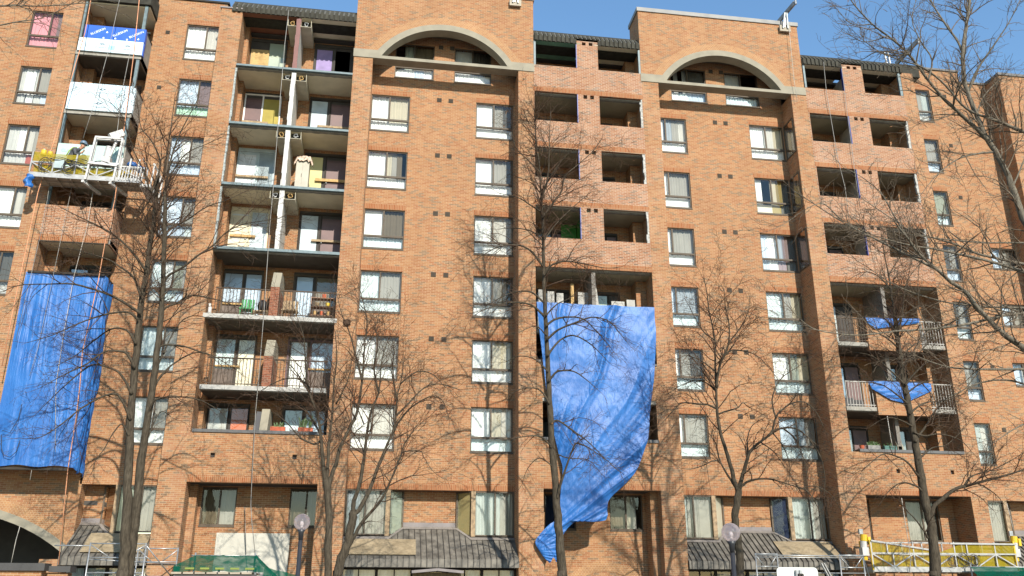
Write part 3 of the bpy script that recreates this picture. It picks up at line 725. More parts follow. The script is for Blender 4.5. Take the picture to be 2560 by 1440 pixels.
# ---- right-hand wall and projecting wing
W6 = (23.74, 25.22)
hs = [rect(W6[0], W6[1], zk(HEAD+FH, k)-1.72, zk(HEAD+FH, k)) for k in range(7)]
W7 = (26.82, 28.12)
hs7 = [rect(W7[0], W7[1], zk(HEAD, k)-1.02-FH, zk(HEAD, k)-FH+0.0) for k in range(1, 5)]
B(MB().cells([rect(23.7, XW, 3.63, 23.5), rect(23.7, 26.9, 23.5, 24.1)], hs+hs7, YW, YW+0.28), 'brick_wall', BRICK)
B(MB().box(23.65, 26.95, YW-0.06, YW+0.35, 24.1, 24.2).box(26.95, XW, YW-0.06, YW+0.35, 23.5, 23.6), 'parapet_cap', plain('lead_grey_cap', (0.075, 0.074, 0.072), 0.6))
W6c = [('g', 'gf', 'fg'), ('g', 'gg', 'gb'), ('g', 'ee', 'f'), ('k', 'kg', 'bb'), ('g', 'kg', 'f'), ('g', 'gk', 'b'), ('g', 'fw', 'gfk')]
for k in range(7): window(W6[0], W6[1], zk(HEAD+FH, k)-1.72, zk(HEAD+FH, k), YW, *W6c[k], mull=0.52)
for k in range(1, 5): window(W7[0], W7[1], zk(HEAD, k)-1.02-FH, zk(HEAD, k)-FH, YW, 'b', 'gk', '', transom=0, mull=0.42)
for k in range(7):
    vent(25.75 if k else 25.9, zk(20.2+FH, k)-0.3, YW, 0.18)
B(MB().box(X8, X9, 0, 2.3, GZ, 23.05), 'brick_pier', PIERB)
B(MB().box(XW, 36.0, 0.0, 4.0, GZ, 23.42), 'brick_wall', BRICK)
B(MB().box(XW-0.05, 36.0, -0.06, 4.0, 23.42, 23.55), 'parapet_cap', plain('lead_grey_cap', (0.075, 0.074, 0.072), 0.6))
vent(29.35, 21.45, 0.0, 0.2); vent(29.5, 18.75, 0.0, 0.2)

# ---- ground floor bays: recessed brick, bay windows, ribbed awnings
def bay(xa, xb, left, right, post=POSTW, cl=('gg', 'e'), cr=('o', 'fw'), clip=0.0, panes='fww'):
    zt, zs, yb = 3.62, 2.0, 1.62
    wl = 1.62; ang = 0.5
    la = xa+wl if left else xa; ra = xb-wl if right else xb
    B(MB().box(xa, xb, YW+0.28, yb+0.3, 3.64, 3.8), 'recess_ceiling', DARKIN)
    bl = la+ang if left else xa; br = ra-ang if right else xb
    B(MB().box(bl-0.1, br+0.1, yb, yb+0.25, 1.9, 3.7), 'brick_wall', BRICK)
    for s in (0, 1):
        if not (left, right)[s]: continue
        x0, x1 = (xa, la) if s == 0 else (xb, ra)         # outer, inner end of the flat face
        xc_ = bl if s == 0 else br
        sg = 1 if s == 0 else -1
        f = MB(); y0, y1 = YW+0.02, YW+0.09
        def bb(p, q, z0, z1): f.box(min(p, q), max(p, q), y0, y1, z0, z1)
        bb(x0, x0+sg*0.05, zs, zt); bb(x0+sg*0.05, x1-sg*0.16, zt-0.05, zt); bb(x0+sg*0.05, x1-sg*0.16, zs, zs+0.05)
        xm = x0+sg*0.72; bb(xm-0.025, xm+0.025, zs+0.05, zt-0.05)
        xm2 = x0+sg*1.08; 
        f.bar((x1, y0+0.03, zt-0.025), (xc_, yb-0.03, zt-0.025), 0.05); f.bar((x1, y0+0.03, zs+0.03), (xc_, yb-0.03, zs+0.03), 0.05)
        f.bar((xc_-sg*0.02, yb-0.05, zs+0.055), (xc_-sg*0.02, yb-0.05, zt-0.05), 0.07)
        fo = B(f, 'bay_window', BRONZE)
        p = MB(); a, b_ = sorted((x1-sg*0.16, x1)); p.box(a, b_, YW-0.005, y1, zs-0.02, zt)
        p.build('wood_mullion', post, fo)
        a, b_ = sorted((x0+sg*0.05, x1-sg*0.16))
        MB().quad((a, y1-0.03, zs+0.05), (b_, y1-0.03, zs+0.05), (b_, y1-0.03, zt-0.05), (a, y1-0.03, zt-0.05)).build('pane', SCREEN, fo)
        q = MB(); q.quad((x1, y0+0.04, zs+0.05), (xc_, yb-0.05, zs+0.05), (xc_, yb-0.05, zt-0.05), (x1, y0+0.04, zt-0.05)); q.build('side_pane', GLASS, fo)
        c = cl if s == 0 else cr
        flat, sidec = (c[0], c[1])
        n = len(flat)
        for i, ch in enumerate(flat):
            if ch == '.': continue
            curtain(a+(b_-a)*i/n, a+(b_-a)*(i+1)/n, zs+0.02, zt, YW+0.2, ch.lower(), fo, amp=0.03, flat=ch.isupper())
        q = MB(); q.quad((x1+sg*0.02, y0+0.12, zs), (xc_-sg*0.0, yb+0.02, zs), (xc_-sg*0.0, yb+0.02, zt), (x1+sg*0.02, y0+0.12, zt)); q.build('blind', CUR[sidec], fo)
    # flashing strips
    B(MB().box(bl, br, yb-0.03, yb-0.002, 2.22, 2.5), 'flashing', FLASH)
    # awning plane z = 1.16+0.66*(y+0.08)
    ya, za, sl = -0.10, 1.14, 0.70
    zz = lambda y: za+sl*(y-ya)
    ym = YW+0.0; yt = yb-0.03
    poly = [(xa, ya), (xb, ya), (xb, ym)]
    if right: poly += [(ra, ym), (br, yt)]
    else: poly += [(xb, yt)]
    if left: poly += [(bl, yt), (la, ym), (xa, ym)]
    else: poly += [(xa, yt)]
    m = MB(); m.v = [(x, y, zz(y)) for x, y in poly]+[(x, y, zz(y)-0.05) for x, y in poly]; n = len(poly)
    tri = tessellate_polygon([[Vector((x, y, 0)) for x, y in poly]])
    for t in tri: m.f.append(tuple(t)); m.f.append(tuple(n+i for i in reversed(t)))
    for i in range(n): m.f.append((i, n+i, n+(i+1) % n, (i+1) % n))
    m.box(xa, xb, ya-0.012, ya, za-0.27, za+0.002)
    aw = B(m, 'awning', AWN)
    r = MB(); x = xa+0.10
    def ytop(x):
        if left and x < la: return ym
        if left and x < bl: return ym+(yt-ym)*(x-la)/(bl-la)
        if right and x > ra: return ym
        if right and x > br: return ym+(yt-ym)*(ra-x)/(ra-br)
        return yt
    while x < xb-0.05:
        y1 = ytop(x)-0.14
        a, b_ = Vector((x, ya-0.02, zz(ya)+0.012)), Vector((x, y1, zz(y1)+0.02))
        r.bar(a, b_, 0.022, 0.055); r.box(x-0.012, x+0.012, ya-0.05, ya-0.0125, za-0.28, za+0.02)
        x += 0.205
    r.build('awning_rib', plain('dark_awning_rib', (0.050, 0.045, 0.038), 0.6, var=0.25), aw)
    fl = MB()
    ed = [(xa, ym)]+([(la, ym), (bl, yt)] if left else [])
    def strip(p, q):
        w = 0.14
        fl.quad((p[0], p[1]-w, zz(p[1]-w)+0.03), (q[0], q[1]-w, zz(q[1]-w)+0.03), (q[0], q[1], zz(q[1])+0.03), (p[0], p[1], zz(p[1])+0.03))
    pts = []
    pts += [(xa, ym), (la, ym), (bl, yt)] if left else [(xa, yt)]
    pts += [(br, yt), (ra, ym), (xb, ym)] if right else [(xb, yt)]
    for p, q in zip(pts, pts[1:]): strip(p, q)
    fl.build('flashing', plain('awning_flashing', (0.17, 0.15, 0.132), 0.6), aw)
    # ground floor windows under the awning
    B(MB().box(xa, xb, 1.3, 1.5, GZ, 1.2), 'interior_wall', INTER)
    n = len(panes); w = (xb-xa)/n
    for i, ch in enumerate(panes):
        a, b_ = xa+w*i, xa+w*(i+1)
        f = MB().box(a, a+0.05, 0.55, 0.65, GZ, 0.86).box(b_-0.05, b_, 0.55, 0.65, GZ, 0.86).box(a+0.05, b_-0.05, 0.55, 0.65, 0.80, 0.86).box(a+0.05, b_-0.05, 0.55, 0.65, GZ, -0.9).box((a+b_)/2-0.02, (a+b_)/2+0.02, 0.56, 0.64, -0.9, 0.8)
        fo = B(f, 'window', DARKM)
        MB().quad((a+0.05, 0.6, -0.9), (b_-0.05, 0.6, -0.9), (b_-0.05, 0.6, 0.8), (a+0.05, 0.6, 0.8)).build('pane', GLASS, fo)
        if ch != '.': curtain(a+0.05, b_-0.05, -0.9, 0.82, 0.74, ch, fo, amp=0.025)
bay(-10.35, -7.57, False, True, cr=('eg', 'g'), panes='fw')
bay(X1b, X2, True, True, cl=('bgg', 'e'), cr=('ffg', 'o'), panes='ww.ff')
bay(X5, X6, True, True, cl=('fgG', 'l'), cr=('ffg', 'v'), panes='.gb.b')
bay(X9, XW, True, False, cl=('gg', 'e'), panes='b.g')
# sills below the bay windows sit on the awnings; gabled canopy over the doorway of the first bay
can = MB(); n = 0
for x0_, x1_, z0_, z1_ in ((1.25, 2.15, 0.72, 0.80), (3.05, 2.15, 0.72, 0.80)):
    can.bar((x0_, -0.02, z0_), (x1_, -0.02, z1_), 0.3, 0.09)
co = B(can, 'door_canopy', FLASH)
MB().box(1.3, 3.0, 0.3, 0.36, GZ, 0.70).build('wood_door', plain('varnished_door', (0.16, 0.11, 0.045), 0.6, scale=14, var=0.3), co)
# body of the building behind the facade
B(MB().box(-19.5, X0, 2.31, 12, 3.2, 23.6).box(X0, 28.2, 2.31, 12, GZ, 22.9), 'building_core', INTER)
B(MB().box(-19.5, 28.2, 2.2, 2.3, 4.1, 23.3), 'interior_wall', INTER)
B(MB().box(-19.5, 28.2, 1.31, 2.3, 22.95, 23.0), 'roof_deck', DARKIN)
for xx in (-7.6, X0-0.02, X1+0.02, X1b, X2, X3): pass

# ---- projecting balconies on the left
LXa, LXb = -12.93, -10.42
B(MB().box(LXa, LXa+0.45, YW, YW+0.3, 4.2, 23.2), 'brick_wall', BRICK)
B(MB().box(LXa, LXb, BK, BK+0.3, 4.2, 23.2), 'brick_wall', DARKIN if False else BRICK)
B(MB().box(LXb-0.02, LXb+0.2, YW+0.31, 2.3, 4.2, 23.2), 'brick_wall', BRICK)
for k in range(7):
    zt = SLAB[k]
    B(MB().box(LXa, LXb, 0.0, BK, zt-0.17, zt), 'floor_slab', SLABC)
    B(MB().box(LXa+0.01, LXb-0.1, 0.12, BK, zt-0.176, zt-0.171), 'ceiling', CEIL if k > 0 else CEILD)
    B(MB().box(LXa+0.7, LXb-0.3, BK-0.03, BK-0.004, zt, zt+2.2), 'door_surround', DARKIN if k else plain('white_door_paint', (0.66, 0.65, 0.60), 0.6))
    dframe(LXa+0.7, LXb-0.3, zt, zt+2.1, DARKM, mids=(-11.5,))
    glassdoor(LXa+0.78, -11.56, zt+0.05, zt+2.0, CUR['k'] if k else CUR['w'], DGLASS)
    if k < 4: B(MB().box(LXb-0.18, LXb-0.06, 0.03, 0.13, zt+0.001, zt+2.5).box(LXa+0.02, LXa+0.1, 0.03, 0.13, zt+0.001, zt+2.5), 'steel_post', STEEL)
    # side panel between front corner and wall
    sm = SLABC if k < 3 else NEWB
    B(MB().box(LXb-0.05, LXb, 0.02, YW, zt-0.17 if k < 3 else zt-0.2, zt+(1.2 if k < 3 else 1.28)), 'side_panel', sm)
    B(MB().box(LXb-0.07, LXb+0.02, 0.02, YW, zt+(1.2 if k < 3 else 1.28), zt+(1.25 if k < 3 else 1.33)), 'panel_cap', DARKM)
B(MB().box(LXa, LXb-0.05, -0.01, 0.12, 12.30, 13.74), 'brick_cladding', NEWB, 'newer brick cladding on the projecting balcony')
B(MB().box(LXa, LXb-0.05, -0.016, 0.0, 12.305, 12.55), 'brick_lintel', SOLD)
B(MB().box(LXa, LXb, BK-0.3, BK, 22.9, 22.95).box(LXa, LXb, 0.1, BK-0.3, 22.9, 22.95), 'ceiling', CEIL)
B(MB().box(LXa-0.2, LXb+0.05, -0.06, 0.12, 22.95, 23.4).box(LXb-0.06, LXb+0.05, 0.12, YW, 22.95, 23.4).box(LXa-0.2, LXb+0.05, 0.12, 1.8, 23.4, 23.6), 'metal_roof', ROOFM)
r = MB(); y = 0.0
for i in range(8): r.box(LXb+0.051, LXb+0.08, 0.02+i*0.125, 0.08+i*0.125, 22.97, 23.7)
B(r, 'roof_rib', ROOFM)
# ------------------------------------------------------------------ tarpaulins
def tarp_mat():
    m, nt, b = new_mat('blue_tarpaulin')
    b.inputs['Roughness'].default_value = 0.45; b.inputs['Specular IOR Level'].default_value = 0.4
    g = N(nt, 'ShaderNodeNewGeometry')
    nz = N(nt, 'ShaderNodeTexNoise'); nz.inputs['Scale'].default_value = 1.4; nz.inputs['Detail'].default_value = 6
    nt.links.new(g.outputs['Position'], nz.inputs['Vector'])
    r = ramp(nt, [(0.3, (0.012, 0.088, 0.295)), (0.7, (0.022, 0.125, 0.37))]); nt.links.new(nz.outputs['Fac'], r.inputs[0]); nt.links.new(r.outputs[0], b.inputs['Base Color'])
    n2 = N(nt, 'ShaderNodeTexNoise'); n2.inputs['Scale'].default_value = 9; n2.inputs['Detail'].default_value = 8; n2.inputs['Roughness'].default_value = 0.65
    mp = N(nt, 'ShaderNodeMapping'); mp.inputs['Scale'].default_value = (1.6, 1.6, 0.5); nt.links.new(g.outputs['Position'], mp.inputs[0]); nt.links.new(mp.outputs[0], n2.inputs['Vector'])
    bp = N(nt, 'ShaderNodeBump'); bp.inputs['Strength'].default_value = 0.45; bp.inputs['Distance'].default_value = 0.04
    nt.links.new(n2.outputs['Fac'], bp.inputs['Height']); nt.links.new(bp.outputs[0], b.inputs['Normal'])
    return m
TARP = tarp_mat()
def ridge(a, b_, c_): return (1-min(1, 1.6*abs(noise.noise(Vector((a, b_, c_))))))**2.2
def fold(x, z, s=1.0): return -0.05*s*ridge(x*4.5+0.15*z, z*0.22, 3.1)-0.025*s*ridge(x*11+0.3*z, z*0.4, 6.0)+0.04+noise.noise(Vector((x*3.2, z*0.32, 3.1)))*0.07*s+noise.noise(Vector((x*9, z*0.5, 8.7)))*0.03*s+noise.noise(Vector((x*2, z*2, 1.7)))*0.035*s
def tarpL(u, v):
    w1, w2 = 2.72, 1.15; s = u*(w1+w2); ztop, zb = 10.98, 4.05
    side = max(0, s-w1)
    zb -= 0.12*min(1, side/0.3)+ (0.10*math.sin(s*7) if side > 0 else 0.03*math.sin(s*5))
    z = zb+(ztop-zb)*v
    k = (0.35+0.65*(1-abs(2*v-1)))*max(0.05, 0.55+1.4*noise.noise(Vector((s*0.9, z*0.25, 20.0))))
    if s < w1:
        x = -13.06+s; y = -0.16+fold(s, z, k)*(1 if s < 1.6 else 1.7)-0.10*(1-v)*math.sin(min(1, s/w1)*math.pi)
    else:
        x = -10.34+fold(s, z, 1.7)+0.12*(1-v)*(0.4+math.sin(side*6)*0.5); y = -0.16+side
    return (x, y, z)
t = MB().grid(tarpL, 200, 110).build('blue_tarpaulin', TARP, None, True)
tag(t, 'tall blue tarpaulin wrapped around the projecting balcony at the far left', 'tarpaulin', 'blue tarpaulins hung on the balconies')
MB().box(-13.0, -10.36, -0.2, -0.06, 10.96, 11.03).box(-10.45, -10.36, -0.06, 1.0, 10.96, 11.03).build('top_batten', DARKM, t)
MB().box(-13.3, -10.5, -0.12, 0.0, 3.93, 4.02).build('bottom_batten', DARKM, t)
rows = [((1341, 756), (1634, 770)), ((1348, 830), (1637, 850)), ((1360, 930), (1633, 950)), ((1372, 1030), (1625, 1020)), ((1388, 1110), (1617, 1100)), ((1405, 1170), (1591, 1172)),
        ((1401, 1230), (1566, 1206)), ((1398, 1275), (1521, 1252)), ((1388, 1300), (1512, 1300)), ((1372, 1312), (1462, 1292)), ((1350, 1335), (1416, 1322)), ((1338, 1356), (1400, 1362)), ((1352, 1384), (1398, 1388)), ((1368, 1399), (1394, 1396))]
def lerp2(rows, v):
    f = v*(len(rows)-1); i = min(int(f), len(rows)-2); f -= i
    def cr(j, e, c):
        g = lambda q: rows[max(0, min(len(rows)-1, q))][e][c]
        p0, p1, p2, p3 = g(j-1), g(j), g(j+1), g(j+2)
        return 0.5*((2*p1)+(-p0+p2)*f+(2*p0-5*p1+4*p2-p3)*f*f+(-p0+3*p1-3*p2+p3)*f**3)
    return [[cr(i, e, c) for c in (0, 1)] for e in (0, 1)]
def tarpC(u, v):
    a, b_ = lerp2(rows, v)
    sag = math.sin(u*math.pi)*(10 if v < 0.62 else 4)*v
    if v > 0.5: sag += (v-0.5)*14*math.sin(u*9)
    p = at(a[0]+(b_[0]-a[0])*u, a[1]+(b_[1]-a[1])*u+sag, -0.14)
    dx, dz = p.x-PIV.x, p.z-PIV.z; rad = math.hypot(dx, dz); an = math.atan2(dz, dx)
    wob = noise.noise(Vector((p.x*0.35, p.z*0.35, 4.0)))*0.05; amp = min(1, rad*0.35)*(0.55+0.6*noise.noise(Vector((p.x*0.45, p.z*0.45, 12.0))))
    if u > 0.4: amp *= 1.35
    q = amp*(0.17*ridge((an+wob)*8.0, rad*0.06, 5.0)+0.035*ridge((an+wob)*24.0, rad*0.08, 2.0))+noise.noise(Vector((p.x*1.6, p.z*1.6, 9)))*0.03+noise.noise(Vector((p.x*6, p.z*6, 3)))*0.012
    return (p.x, -0.16-q-0.12*math.sin(u*math.pi)*min(1, v*3), p.z)
PIV = at(1320, 1380, -0.14)
t = MB().grid(tarpC, 150, 220).build('blue_tarpaulin', TARP, None, True)
tag(t, 'large torn blue tarpaulin hanging loose over brick between the two arched bays', 'tarpaulin', 'blue tarpaulins hung on the balconies')
def small_tarp(top, low, y, label):
    def fn(u, v):
        n = len(top)-1; f = u*n; i = min(int(f), n-1); f -= i
        a = [top[i][c]+(top[i+1][c]-top[i][c])*f for c in (0, 1)]; b_ = [low[i][c]+(low[i+1][c]-low[i][c])*f for c in (0, 1)]
        p = at(b_[0]+(a[0]-b_[0])*v, b_[1]+(a[1]-b_[1])*v, y)
        q = noise.noise(Vector((p.x*2.0+p.z*3, p.z*6, 1.0)))*0.07
        return (p.x, y-abs(q)-0.03*math.sin(v*3.1), p.z)
    t = MB().grid(fn, 40, 16).build('blue_tarpaulin', TARP, None, True)
    tag(t, label, 'tarpaulin', 'blue tarpaulins hung on the balconies')
small_tarp([(2162, 794), (2200, 795), (2240, 796), (2298, 797)], [(2168, 806), (2188, 822), (2222, 818), (2296, 808)], -0.09, 'small blue tarpaulin draped over the upper brick parapet beside dark railings')
small_tarp([(2168, 954), (2210, 953), (2260, 956), (2326, 959)], [(2180, 972), (2228, 1000), (2262, 1008), (2328, 978)], -0.09, 'crumpled blue tarpaulin draped over the lower brick parapet between pale railings')

# ------------------------------------------------------------------ foam boards on the left balconies
def text(s, h, p, rot, mat, parent, name='lettering', ax='xz'):
    cu = bpy.data.curves.new(name, 'FONT'); cu.body = s; cu.size = h; cu.align_x = 'CENTER'; cu.align_y = 'CENTER'; cu.extrude = 0.002
    o = bpy.data.objects.new('tmp', cu); COL.objects.link(o)
    dg = bpy.context.evaluated_depsgraph_get(); me = bpy.data.meshes.new_from_object(o.evaluated_get(dg))
    bpy.data.objects.remove(o)
    me.name = name; me.transform(Matrix.Translation(p) @ Matrix.Rotation(math.pi/2, 4, 'X') @ Matrix.Rotation(rot, 4, 'Z'))
    me.materials.clear(); me.materials.append(mat)
    q = bpy.data.objects.new(name, me); COL.objects.link(q); q.parent = parent
    return q
FOAM = plain('white_foam_board', (0.50, 0.60, 0.64), 0.6, var=0.05); FOAMB = plain('blue_membrane_sheet', (0.008, 0.085, 0.42), 0.45, var=0.08); FOAMG = plain('pale_green_foam', (0.36, 0.48, 0.44), 0.6, var=0.06)
INKD = plain('dark_ink', (0.05, 0.09, 0.13), 0.7); INKW = plain('white_ink', (0.78, 0.82, 0.86), 0.6); INKB = plain('pale_blue_ink', (0.30, 0.55, 0.65), 0.7)
def logo(x, z, s, parent, y=-0.083):
    m = MB(); m.wall([[(x-s, z), (x, z-s*0.36), (x+s, z), (x, z+s*0.36)], [(x-s*0.45, z), (x, z+s*0.16), (x+s*0.45, z), (x, z-s*0.16)]], y, y+0.003)
    m.build('logo', INKD, parent)
    text('STYROFOAM', 0.085, Vector((x, y, z-0.17)), 0, INKD, parent)
    MB().box(x-0.19, x+0.12, y, y+0.003, z-0.265, z-0.245).build('print_line', INKB, parent)
fb = MB().box(-12.86, -10.40, -0.08, -0.02, 20.50, 21.10).build('foam_board', FOAM)
tag(fb, 'white foam board with dark logos below the blue membrane on the top left balcony', 'foam board')
logo(-11.95, 20.86, 0.13, fb); logo(-10.98, 20.86, 0.13, fb)
MB().box(-11.70, -11.45, -0.083, -0.08, 20.62, 20.82).build('print_block', INKB, fb)
fm = MB().box(-12.72, -10.37, -0.075, -0.025, 21.101, 21.72).box(-10.40, -10.37, -0.025, 0.12, 20.5, 21.72).build('membrane_sheet', FOAMB)
tag(fm, 'bright blue membrane sheet with white slanted lettering on the top left balcony', 'membrane sheet')
for x in (-12.2, -11.35, -10.72): text('BLUESKIN', 0.14, Vector((x, -0.078, 21.44)), R(33), INKW, fm)
for x, z in ((-11.85, 21.43), (-11.5, 21.17), (-11.05, 21.16), (-10.62, 21.22), (-11.95, 21.15)): MB().wall([[(x-0.04, z), (x, z-0.04), (x+0.04, z), (x, z+0.05)]], -0.079, -0.076).build('print_mark', INKW, fm)
f2 = MB().box(-12.86, -10.48, -0.08, -0.02, 17.82, 19.02).box(-10.48, -10.40, -0.06, 0.1, 17.85, 18.95).build('foam_board', FOAM)
tag(f2, 'plain white printed foam board covering the whole second balcony front from the top left', 'foam board')
logo(-11.62, 18.78, 0.14, f2); logo(-11.68, 18.14, 0.14, f2)
for x, z, w, h in ((-11.2, 18.62, .34, .2), (-12.5, 18.05, .3, .16), (-11.25, 18.05, .25, .16), (-12.3, 18.75, .25, .08), (-11.5, 18.45, .1, .08), (-12.2, 18.4, .04, .04)):
    MB().box(x, x+w, -0.083, -0.08, z, z+h).build('print_block', plain('faint_print', (0.46, 0.66, 0.74), 0.7), f2)
for x in (-12.62, -11.0, -11.9): MB().box(x, x+0.008, -0.083, -0.08, 17.85, 18.98).build('print_line', INKB, f2)
f3 = MB().box(-12.86, -10.46, -0.08, -0.02, 15.13, 16.30).build('foam_board', FOAMG)
tag(f3, 'pale green foam board behind the crouching worker on the swing stage', 'foam board')
text('CLADMATE', 0.16, Vector((-12.3, -0.083, 16.0)), 0, plain('green_ink', (0.25, 0.42, 0.38), 0.7), f3); text('FOAM', 0.2, Vector((-10.9, -0.083, 15.95)), 0, plain('green_ink', (0.25, 0.42, 0.38), 0.7), f3)

# ------------------------------------------------------------------ swing stages
NETY = bpy.data.materials.new('yellow_mesh_netting'); NETY.use_nodes = True
def net_mat(m, col, alpha):
    nt = m.node_tree; nt.nodes.clear()
    o = N(nt, 'ShaderNodeOutputMaterial'); d = N(nt, 'ShaderNodeBsdfDiffuse'); d.inputs[0].default_value = (*col, 1); tl = N(nt, 'ShaderNodeBsdfTranslucent'); tl.inputs[0].default_value = (*col, 1)
    m1 = N(nt, 'ShaderNodeMixShader'); m1.inputs[0].default_value = 0.35; nt.links.new(d.outputs[0], m1.inputs[1]); nt.links.new(tl.outputs[0], m1.inputs[2])
    t = N(nt, 'ShaderNodeBsdfTransparent'); m2 = N(nt, 'ShaderNodeMixShader')
    g = N(nt, 'ShaderNodeNewGeometry'); nz = N(nt, 'ShaderNodeTexNoise'); nz.inputs['Scale'].default_value = 3.0; nt.links.new(g.outputs['Position'], nz.inputs['Vector'])
    r = ramp(nt, [(0.3, (max(0, alpha-0.15),)*3), (0.7, (min(1, alpha+0.12),)*3)]); nt.links.new(nz.outputs['Fac'], r.inputs[0])
    nt.links.new(r.outputs[0], m2.inputs[0]); nt.links.new(t.outputs[0], m2.inputs[1]); nt.links.new(m1.outputs[0], m2.inputs[2]); nt.links.new(m2.outputs[0], o.inputs[0])
net_mat(NETY, (0.36, 0.285, 0.025), 0.74)
NETG = bpy.data.materials.new('green_debris_netting'); NETG.use_nodes = True; net_mat(NETG, (0.006, 0.095, 0.06), 0.84)
def coil(mb, c, r, n, rad, y=0.0, seed=1):
    rg = random.Random(seed)
    for i in range(n):
        cx, cz, rr = c[0]+rg.uniform(-.06, .06), c[2]+rg.uniform(-.05, .05), r*rg.uniform(.7, 1.1)
        mb.tube([(cx+rr*math.cos(a)*0.8, c[1]-0.03-rg.uniform(0, .06), cz+rr*math.sin(a)) for a in [2*math.pi*j/14+i for j in range(12+i % 3)]], rad, 5)
def stage(name, label, xa, xb, yf, yb, z0, ztop, mid, nets, hoists, dia=True, braces=None):
    t = thing(name, label, 'swing stage', ((xa+xb)/2, yf, z0), 'swing stages on the facade')
    d = MB().box(xa, xb, yf, yb, z0, z0+0.05)
    n = int((xb-xa)/0.45)
    for i in range(n+1): d.box(xa+(xb-xa)*i/n-0.02, xa+(xb-xa)*i/n+0.02, yf+0.01, yb-0.01, z0-0.045, z0-0.001)
    d.box(xa, xb, yf+0.3, yf+0.34, z0-0.06, z0-0.046)
    d.build('deck', plain('stage_deck', (0.30, 0.26, 0.20), 0.8, var=0.25), t)
    tb = MB().box(xa, xb, yf-0.03, yf-0.002, z0-0.01, z0+0.17).box(xa, xb, yb+0.002, yb+0.03, z0-0.01, z0+0.17).box(xa-0.03, xa-0.002, yf, yb, z0, z0+0.17).box(xb+0.002, xb+0.03, yf, yb, z0, z0+0.17)
    tb.build('toe_board', ALU, t)
    g = MB()
    for y in (yf-0.015, yb+0.015):
        g.bar((xa, y, mid), (xb, y, mid), 0.05)
        m_ = max(3, int((xb-xa)/0.75)); w = (xb-xa)/m_
        for i in range(m_+1):
            x = xa+w*i; g.bar((x, y, z0+0.17), (x, y, ztop if i % 2 == 0 or y > yf else mid), 0.045)
            if i < m_:
                if i % 2 == 0: g.bar((x+0.03, y, mid-0.03), (x+w-0.03, y, z0+0.18), 0.04)
                else: g.bar((x+0.03, y, z0+0.18), (x+w-0.03, y, mid-0.03), 0.04)
    g.bar((xa, yb+0.015, ztop), (xb, yb+0.015, ztop), 0.045)
    for x in (xa, xb): g.bar((x, yf, mid), (x, yb, mid), 0.04); g.bar((x, yf, ztop), (x, yb, ztop), 0.04)
    g.build('guard_rail', ALU, t)
    return t
pl = stage('swing_stage', 'swing stage with yellow mesh and cable coils hanging below the crouching worker', -13.28, -9.42, -1.0, -0.25, 14.40, 15.40, 14.98, None, None)
pn = MB()
def pnet(xa, xb, za, zb, y, n=18):
    pn.grid(lambda u, v: (xa+(xb-xa)*u, y+0.03*noise.noise(Vector((u*9, v*4, xa))), za+(zb-za)*v-0.04*math.sin(u*math.pi)*v), n, 4)
pnet(-13.26, -11.25, 14.98, 15.42, -0.97); pnet(-13.2, -10.2, 14.57, 14.95, -0.93); pnet(-13.26, -10.0, 14.57, 15.30, -0.20)
pn.build('mesh_netting', NETY, pl)
hf = MB()
for x in (-11.28, -10.32):
    for y in (-1.12, -0.96): hf.bar((x, y, 14.36), (x+0.1, y, 16.12), 0.06)
    hf.bar((x-0.1, -1.1, 14.30), (x+0.25, -0.1, 14.25), 0.09)
for z in (16.12, 15.05): hf.bar((-11.2, -1.12, z), (-10.2, -1.12, z), 0.07); hf.bar((-11.2, -0.96, z), (-10.2, -0.96, z), 0.07)
hf.bar((-11.28, -1.15, 15.02), (-10.25, -1.15, 14.98), 0.07)
hf.bar((-10.7, -1.05, 16.2), (-10.35, -0.8, 16.55), 0.16, 0.25)
hf.build('hoist_frame', plain('white_enamel', (0.50, 0.49, 0.46), 0.5), pl)
h = MB().box(-10.85, -10.55, -1.1, -0.85, 15.0, 15.35).tube([(-10.72, -0.98, 15.3), (-10.68, -0.98, 15.8)], 0.13, 12).tube([(-10.62, -1.0, 15.4), (-10.45, -0.95, 16.2)], 0.06, 8)
h.build('hoist', plain('grey_hoist', (0.42, 0.41, 0.39), 0.5, metal=0.2), pl)
wg = MB(); 
for i in range(9):
    x = -10.15+i*0.1; wg.bar((x, -1.04, 14.45), (x+0.03, -1.04, 15.35 if i % 3 == 0 else 15.0), 0.05 if i % 3 == 0 else 0.035)
wg.box(-10.1, -9.42, -1.07, -1.0, 14.98, 15.03).box(-9.42, -9.05, -0.9, 0.55, 14.30, 14.42)
for y in (-0.8, -0.3, 0.2, 0.5): wg.bar((-9.08, y, 14.35), (-9.02, y, 15.3), 0.05)
wg.bar((-9.05, -0.85, 15.3), (-9.05, 0.55, 15.3), 0.05)
wg.build('side_gate', plain('white_enamel', (0.50, 0.49, 0.46), 0.5), pl)
cm = MB(); coil(cm, (-12.75, -1.06, 14.85), 0.24, 7, 0.008, seed=3); coil(cm, (-11.95, -1.06, 14.82), 0.24, 8, 0.008, seed=5)
for q in range(6): cm.tube([(-12.6+2.1*i/14, -1.07-0.02*q, 15.03+0.05*math.sin(i*1.3+q)+0.02*q-0.06*i/14) for i in range(15)], 0.009, 5)
cm.build('cable_coil', BLACK, pl)
MB().box(-12.45, -12.12, -1.12, -0.95, 14.75, 15.1).build('control_box', plain('grey_box', (0.30, 0.36, 0.36), 0.5), pl)
